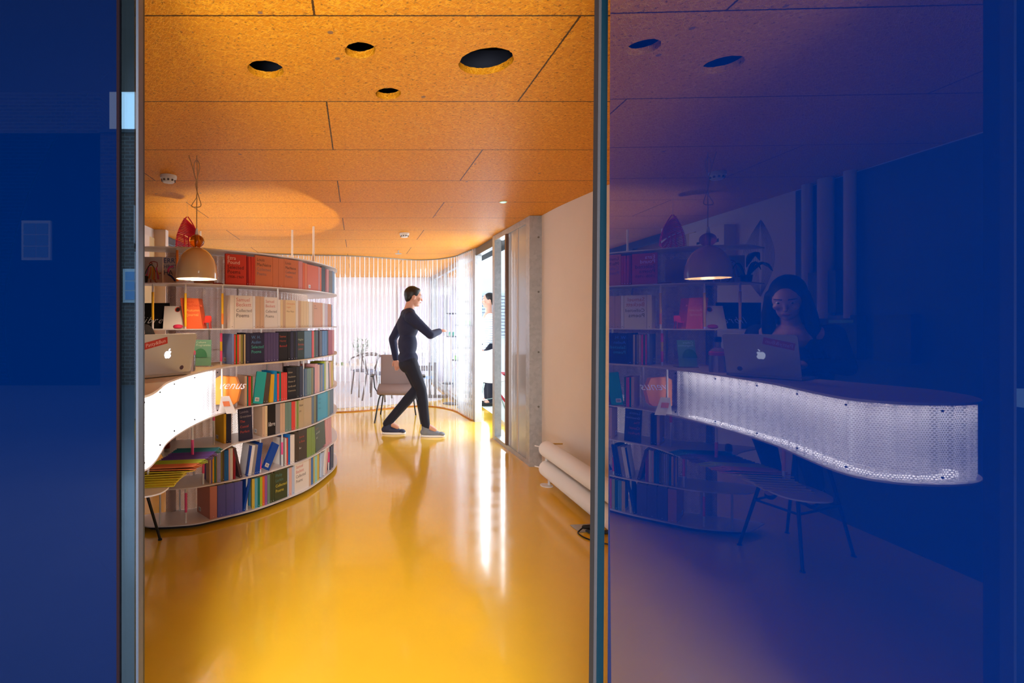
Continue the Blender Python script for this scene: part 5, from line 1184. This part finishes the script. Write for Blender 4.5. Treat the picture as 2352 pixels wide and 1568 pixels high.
def hand_into(mb, wrist, d, side, palm_n, curl=.5, s=1.0):
    d = Vector(d).normalized(); n = Vector(palm_n); n = (n-d*n.dot(d)).normalized(); sd = d.cross(n).normalized()*side
    mb.caps(wrist, wrist+d*.03*s, .024*s, .026*s, 10)
    Rm = Matrix((sd, d, n)).transposed(); mb.ball(wrist+d*.055*s, (.040*s,.048*s,.017*s), 16, Rm)
    for k, (off, L) in enumerate(((-.028,.062),(-.010,.075),(.009,.070),(.027,.055))):
        p = wrist+d*.088*s+sd*off*s; a = 0
        for j, l in enumerate((.45,.32,.25)):
            a += curl*(.35+.12*k)*(.8 if j == 0 else 1); q = p+(d*math.cos(a)+n*math.sin(a))*L*l*s
            mb.caps(p, q, (.0090-.001*j)*s, (.0082-.001*j)*s, 8); p = q
    p = wrist+d*.030*s-sd*.030*s; q = p-sd*.020*s+d*.030*s+n*.008*s; mb.caps(p, q, .012*s, .010*s, 8); mb.caps(q, q+d*.028*s+n*.006*s-sd*.002*s, .010*s, .008*s, 8)
M_SKIN = mat('skin', (206,150,126), .5); M_HAIR = mat('hair_dark', (30,22,20), .5)
# the walking man
def wp(px, py, Y, D=6.0): return Vector((XW(px, D), Y, ZW(py, D)))
hc = wp(949,682,6.0); f, r, u = frame((1,.05,0), math.radians(-6))
skin = MB(); head_into(skin, hc, f, r, u, 1.0); skin.caps(hc-u*.06-f*.02, wp(939,712,6.0), .053, .058)
sh_n = wp(939,727,5.83); sh_f = wp(935,727,6.17)
el_n = wp(984,768,5.84); wr_n = wp(1009,761,6.02); el_f = wp(905,780,6.24); wr_f = wp(912,826,6.20)
skin.caps(el_n.lerp(wr_n,.6), wr_n, .033, .026); hand_into(skin, wr_n, (wr_n-el_n), 1, (0,0,-1), .5)
skin.caps(el_f.lerp(wr_f,.6), wr_f, .033, .026); hand_into(skin, wr_f, (wr_f-el_f), -1, (0,-1,0), .8)
skin.caps(wp(939,712,6.0), wp(938,740,6.0), .06, .09)
hipn = wp(940,832,5.91); hipf = wp(938,832,6.09); kn_n = wp(966,893,5.93); an_n = wp(976,972,5.93); kn_f = wp(962,892,6.08); an_f = wp(893,972,6.08)
skin.caps(kn_n.lerp(an_n,.7), an_n, .04, .036); skin.caps(kn_f.lerp(an_f,.7), an_f, .04, .036); skin.caps(an_n, an_n+Vector((.1,0,-.06)), .035, .03); skin.caps(an_f, an_f+Vector((.1,0,-.06)), .035, .03)
skin.caps(wp(938,740,6.0), wp(937,825,6.0), .09, .09); skin.caps(wp(937,825,6.0), kn_n, .07, .05); skin.caps(wp(937,825,6.0), kn_f, .07, .05); skin.caps(kn_n, an_n, .045, .036); skin.caps(kn_f, an_f, .045, .036)
skin.caps(wp(938,740,6.0), sh_n, .06, .045); skin.caps(sh_n, el_n, .04, .034); skin.caps(el_n, wr_n, .034, .026); skin.caps(wp(938,740,6.0), sh_f, .06, .045); skin.caps(sh_f, el_f, .04, .034); skin.caps(el_f, wr_f, .034, .026)
man = remesh(skin, .0065, 'person', M_SKIN, None, 3, org=(hipn.x, 6.0, 0)); tag(man, 'person in navy jumper and dark trousers striding right across the aisle, one arm forward', 'person')
face_parts(man, hc, f, r, u, M_HAIR)
hr = MB(); Rm = Matrix((r, f, u)).transposed(); hr.ball(hc+u*.036-f*.016, (.083,.098,.094), 22, Rm); hr.ball(hc-f*.052-u*.002, (.068,.05,.07), 18, Rm); hr.ball(hc+u*.085+f*.03, (.055,.05,.03), 14, Rm)
remesh(hr, .008, 'hair', M_HAIR, man, 2)
sw = MB()
Rt = Matrix.Identity(3)
sw.ball(wp(937,748,6.0), (.125,.175,.17), 24); sw.ball(wp(936,790,6.0), (.112,.155,.17), 24); sw.ball(wp(937,822,6.0), (.118,.165,.10), 24)
sw.caps(wp(938,722,5.88), wp(936,722,6.12), .075, .075); sw.caps(sh_n, sh_n.lerp(el_n,.5), .072, .058); sw.caps(sh_n.lerp(el_n,.5), el_n, .058, .05); sw.caps(el_n, wr_n, .050, .038)
sw.caps(sh_f, el_f, .068, .050); sw.caps(el_f, wr_f, .050, .038); sw.caps(wp(939,716,6.0), wp(938,724,6.0), .064, .075)
remesh(sw, .009, 'jumper', mat('navy_wool', (34,38,66), .85), man, 4)
tr3 = MB(); tr3.ball(wp(938,836,6.0), (.115,.165,.11), 22)
for h_, k_, a_ in ((hipn,kn_n,an_n),(hipf,kn_f,an_f)):
    tr3.caps(h_, k_, .092, .064); tr3.caps(k_, k_.lerp(a_,.4), .062, .062); tr3.caps(k_.lerp(a_,.4), a_+(a_-k_)*.05, .060, .050)
remesh(tr3, .009, 'trousers', mat('charcoal_cloth', (28,30,46), .85), man, 4)
def shoe(a, sole_col, body_m, parent, heel, toe):
    heel = Vector(heel); toe = Vector(toe); d = (toe-heel).normalized(); s = Vector((-d.y,d.x,0)); sh = MB()
    sh.ball(heel+d*.055+Vector((0,0,.05)), (.062,.042,.045), 16); sh.caps(heel+d*.10+Vector((0,0,.045)), heel+d*.19+Vector((0,0,.034)), .040, .034); sh.ball(heel+d*.235+Vector((0,0,.030)), (.048,.044,.026), 16); sh.caps(heel+d*.055+Vector((0,0,.06)), a+Vector((0,0,-.0)), .046, .048)
    o = remesh(sh, .006, 'shoe', body_m, parent, 2)
    so = []; 
    for k in range(24):
        t_ = 2*math.pi*k/24; L_ = .143*math.cos(t_); W_2 = .046*math.sin(t_)*(1+.1*math.cos(t_)); q = heel+d*(.143+L_)+s*W_2; so.append((q.x,q.y,0))
    mb2 = MB(); zb = min(heel.z,toe.z)
    vs = [Vector((p[0],p[1],zb)) for p in so]+[Vector((p[0],p[1],zb+.022)) for p in so]
    mb2.add(vs, [tuple(reversed(range(24))), tuple(range(24,48))]+[(i,(i+1)%24,24+(i+1)%24,24+i) for i in range(24)]); mb2.build('sole', sole_col, o)
    lc = MB()
    for k in range(4): q = heel+d*(.115+.024*k)+Vector((0,0,.085-.011*k)); lc.tube([q-s*.018,q+Vector((0,0,.003)),q+s*.018], .003, 6)
    lc.build('laces', M_WHITE, o)
shoe(an_n, M_WHITE, mat('shoe_grey', (120,124,134), .6), man, (XW(967,5.93)-.005,5.93,.002), (XW(1012,5.93),5.93,.002))
shoe(an_f, M_WHITE, mat('shoe_navy', (40,46,76), .6), man, (XW(877,6.08),6.08,.002), (XW(930,6.08),6.08,.002))
# the seated woman behind the laptop
hp = Vector((-1.47,3.05,.80)); f0 = Vector((.77,-.645,0)).normalized(); r0 = f0.cross(Vector((0,0,1)))
def W(a, b_, z): return Vector((hp.x,hp.y,0))+f0*a+r0*b_+Vector((0,0,z))
hc = W(.20,0,1.455); f, r, u = frame(f0+r0*.10, math.radians(-24))
skin = MB(); head_into(skin, hc, f, r, u, .97); skin.caps(hc-u*.07-f*.02, W(.115,0,1.30), .045, .05); skin.ball(W(.10,0,1.24), (.10,.10,.09), 18)
skin.caps(W(.10,0,1.24), W(0,0,.85), .085, .10)
for q in (-1,1):
    sh_, el_, wr_ = W(.10,q*.165,1.26), W(.17,q*.235,1.09), W(.36,q*.105,1.105)
    skin.caps(W(.10,0,1.24), sh_, .06, .045); skin.caps(sh_, el_, .038, .032); skin.caps(el_, wr_, .03, .023); hand_into(skin, wr_, f0*.9-r0*q*.25, -q, (0,0,-1), .45, .92)
    kn, an = W(.27,q*.09,.690), W(.04,q*.09,.40)
    skin.caps(W(0,q*.07,.80), kn, .07, .048); skin.caps(kn, an, .045, .033); skin.caps(an, an+f0*.12+Vector((0,0,-.045)), .03, .025)
wom = remesh(skin, .0062, 'person', mat('skin_warm', (214,158,132), .5), None, 3, org=(hp.x,hp.y,.33)); tag(wom, 'person with long dark hair and black jacket seated behind the open laptop', 'person')
face_parts(wom, hc, f, r, u, M_HAIR, .97, (176,84,84))
Rm = Matrix((r, f, u)).transposed(); hr = MB(); hr.ball(hc+u*.034-f*.020, (.086,.098,.098), 22, Rm); hr.ball(hc-f*.055-u*.03, (.080,.055,.10), 18, Rm)
for q in (-1,1):
    hr.caps(hc+r*q*.074+u*.03+f*.01, hc+r*q*.088-u*.08, .026, .032); hr.caps(hc+r*q*.088-u*.08, W(.10,q*.105,1.20), .034, .036); hr.caps(W(.10,q*.105,1.20), W(.13,q*.10,1.06), .034, .016)
hr.caps(hc-f*.06-u*.05, W(-.01,0,1.18), .075, .07)
remesh(hr, .008, 'hair', M_HAIR, wom, 3)
jk = MB(); jk.caps(W(.07,-.09,1.20), W(.0,-.06,.86), .088, .095); jk.caps(W(.07,.09,1.20), W(.0,.06,.86), .088, .095)
for q in (-1,1):
    sh_, el_, wr_ = W(.09,q*.165,1.255), W(.17,q*.235,1.09), W(.36,q*.105,1.105)
    jk.caps(W(.06,q*.09,1.24), sh_, .065, .062); jk.caps(sh_, el_, .058, .046); jk.caps(el_, wr_, .044, .034)
remesh(jk, .009, 'jacket', mat('black_jacket', (24,22,26), .8), wom, 4)
tk = MB(); tk.caps(W(.105,0,1.12), W(.06,0,.88), .102, .11); tk.ball(W(.105,0,1.13), (.112,.112,.075), 18); remesh(tk, .009, 'top', mat('dark_top', (40,34,44), .8), wom, 4)
tz = MB()
for q in (-1,1):
    kn, an = W(.27,q*.09,.685), W(.04,q*.09,.40); tz.caps(W(.02,q*.08,.81), kn, .085, .058); tz.caps(kn, an.lerp(kn,.08), .056, .042)
remesh(tz, .009, 'trousers', mat('charcoal_cloth', (28,30,46), .85), wom, 3)
for q in (-1,1):
    an = W(.04,q*.09,.40); b_ = MB(); b_.caps(an-f0*.04+Vector((0,0,-.035)), an+f0*.11+Vector((0,0,-.065)), .036, .028); remesh(b_, .007, 'shoe', M_BLACK, wom, 2)
# her stool
sx, sy = hp.x-.02, hp.y+.01
t = thing('bar_stool', 'black metal bar stool under the seated person, one leg showing below the low shelf', 'stool', (sx,sy,0))
MB().lathe([(0,0),(.16,.0),(.175,.012),(.17,.03),(.10,.036),(0,.032)], (sx,sy,.668), 32).build('seat', M_BLACK, t, True)
ft = [(-1.2,3.13),(-1.30,2.80),(-1.74,3.00),(-1.62,3.32)]
tp_ = [(-1.36,3.06),(-1.38,2.96),(-1.58,3.03),(-1.54,3.14)]
for (a, b_), (c, d) in zip(ft, tp_):
    MB().tube([(c,d,.67),(a,b_,.004)], [.011,.008], 10).build('leg', M_BLACK, t, True); MB().lathe([(.013,0),(.013,.006)], (a,b_,0), 12).build('foot_cap', M_BLACK, t)
rg = [Vector((a,b_,0)).lerp(Vector((c,d,.67)), .42) for (a, b_), (c, d) in zip(ft, tp_)]
for i in range(4): MB().tube([rg[i], rg[(i+1)%4]], .007, 8).build('footrest', M_BLACK, t)
# person outside the exit
ox, oy = 2.09, 8.15
skin = MB(); hc = Vector((ox,oy,1.66)); f, r, u = frame((-1,.1,0)); head_into(skin, hc, f, r, u)
skin.caps(hc-u*.06, Vector((ox,oy,1.42)), .05, .055); skin.caps(Vector((ox,oy,1.40)), Vector((ox,oy,.95)), .09, .09)
for q in (-1,1):
    s_, e_, w_ = Vector((ox,oy+q*.18,1.38)), Vector((ox-.02,oy+q*.24,1.10)), Vector((ox-.14,oy+q*.2,.92)); skin.caps(Vector((ox,oy,1.38)), s_, .06, .045); skin.caps(s_, e_, .04, .033); skin.caps(e_, w_, .032, .025); hand_into(skin, w_, (w_-e_), q, (0,-q,0), .6)
    skin.caps(Vector((ox,oy+q*.09,.93)), Vector((ox-.01,oy+q*.1,.5)), .075, .05); skin.caps(Vector((ox-.01,oy+q*.1,.5)), Vector((ox,oy+q*.1,.09)), .048, .036); skin.caps(Vector((ox,oy+q*.1,.09)), Vector((ox-.12,oy+q*.1,.03)), .035, .028)
out_p = remesh(skin, .0075, 'person', M_SKIN, None, 3, org=(ox,oy,0)); tag(out_p, 'dark haired person in a white striped shirt standing outside the exit', 'person')
face_parts(out_p, hc, f, r, u, M_HAIR)
Rm = Matrix((r, f, u)).transposed(); hr = MB(); hr.ball(hc+u*.036-f*.018, (.084,.098,.094), 20, Rm); hr.ball(hc-f*.05, (.07,.05,.07), 16, Rm); remesh(hr, .009, 'hair', M_HAIR, out_p, 2)
ts = NT('striped_shirt'); g_ = ts.n('ShaderNodeNewGeometry'); sp_ = ts.n('ShaderNodeSeparateXYZ', i_0=g_.outputs['Position']); st2 = ts.math('LESS_THAN', ts.math('FRACT', ts.math('MULTIPLY', sp_.outputs[2], 28.0)), .25)
ts.end(ts.n('ShaderNodeBsdfPrincipled', i_Base_Color=ts.mix(st2, rgb(236,238,242), rgb(150,160,180)), i_Roughness=.8).outputs[0])
sw = MB(); sw.ball((ox,oy,1.27),(.12,.17,.17),20); sw.ball((ox,oy,1.05),(.11,.155,.16),20); sw.caps((ox,oy-.12,1.39),(ox,oy+.12,1.39),.07,.07)
for q in (-1,1):
    s_, e_, w_ = Vector((ox,oy+q*.18,1.38)), Vector((ox-.02,oy+q*.24,1.10)), Vector((ox-.14,oy+q*.2,.92)); sw.caps(s_, e_, .062, .048); sw.caps(e_, w_, .046, .036)
remesh(sw, .010, 'shirt', _m['striped_shirt'], out_p, 3)
tz = MB(); tz.ball((ox,oy,.93),(.115,.16,.10),18)
for q in (-1,1): tz.caps((ox,oy+q*.09,.92),(ox-.01,oy+q*.1,.5),.088,.06); tz.caps((ox-.01,oy+q*.1,.5),(ox,oy+q*.1,.09),.058,.048)
remesh(tz, .010, 'trousers', mat('charcoal_cloth', (28,30,46), .85), out_p, 3)
for q in (-1,1):
    b_ = MB(); b_.caps((ox+.02,oy+q*.1,.045),(ox-.16,oy+q*.1,.035),.04,.032); remesh(b_, .008, 'shoe', M_BLACK, out_p, 2)

# ------------------------------------------------------------------ light
w = bpy.data.worlds.new('world'); sc.world = w; w.use_nodes = True; nt = w.node_tree; nt.nodes.clear()
wo = nt.nodes.new('ShaderNodeOutputWorld'); bg = nt.nodes.new('ShaderNodeBackground'); bg.inputs[0].default_value = (.72,.86,1.0,1); bg.inputs[1].default_value = 1.1
nt.links.new(bg.outputs[0], wo.inputs[0])
def area(name, loc, rot, sx, sy, power, col=(1,1,1), spread=180):
    l = bpy.data.lights.new(name, 'AREA'); l.shape = 'RECTANGLE'; l.size = sx; l.size_y = sy; l.energy = power; l.color = col; l.spread = math.radians(spread)
    o = bpy.data.objects.new(name, l); COL.objects.link(o); o.location = loc; o.rotation_euler = rot; return o
H = math.pi/2
area('daylight_far_glazing', (1.85,9.2,1.2), (0,H,0), 2.1, 4.0, 210, (.74,.86,1))
area('daylight_exit', (1.9,6.35,1.15), (0,H,0), 2.1, .85, 30, (.86,.93,1))
area('daylight_left_window', (-2.5,7.0,1.7), (0,-H,0), .9, 2.6, 16, (.9,.95,1))
area('daylight_street', (-.65,-2.6,3.4), (math.radians(60),0,math.radians(-8)), 1.7, 2.4, 300, (1,.97,.95))
area('pavement_bounce_fill', (-.65,-2.4,.12), (math.radians(142),0,math.radians(-8)), 1.7, 2.0, 300, (1,.98,.96))  # added fill low over the street, imitates light bounced up to the ceiling
area('threshold_bounce_fill', (-.05,.30,.02), (math.radians(155),0,0), .9, 1.0, 20, (1,.98,.96))  # added fill in the doorway, lifts the ceiling and the lower blue panel
area('leaf_backlight_fill', (2.6,.1,.7), (0,H,0), 1.2, 1.6, 88, (1,1,1))  # added lamp shining through the leaf to bring up its blue
def spot(name, loc, aim, power, angle, blend, col, size=.03):
    l = bpy.data.lights.new(name, 'SPOT'); l.energy = power; l.spot_size = math.radians(angle); l.spot_blend = blend; l.color = col; l.shadow_soft_size = size
    o = bpy.data.objects.new(name, l); COL.objects.link(o); o.location = loc; o.rotation_euler = (Vector(aim)-Vector(loc)).to_track_quat('-Z','Y').to_euler(); return o
spot('ceiling_uplighter', (-1.0,4.55,.95), (-.9,4.75,2.3), 42, 92, .55, (1,.88,.70))
sc.view_settings.view_transform = 'Standard'; sc.view_settings.look = 'None'; sc.view_settings.gamma = 1; sc.view_settings.use_curve_mapping = False
sc.view_settings.exposure = 0.55
sc.cycles.use_denoising = True; sc.cycles.use_adaptive_sampling = True; sc.cycles.adaptive_threshold = .035; sc.cycles.adaptive_min_samples = 16
sc.cycles.transparent_max_bounces = 14; sc.cycles.max_bounces = 8; sc.cycles.diffuse_bounces = 4; sc.cycles.glossy_bounces = 3; sc.cycles.transmission_bounces = 5; sc.cycles.sample_clamp_indirect = 8
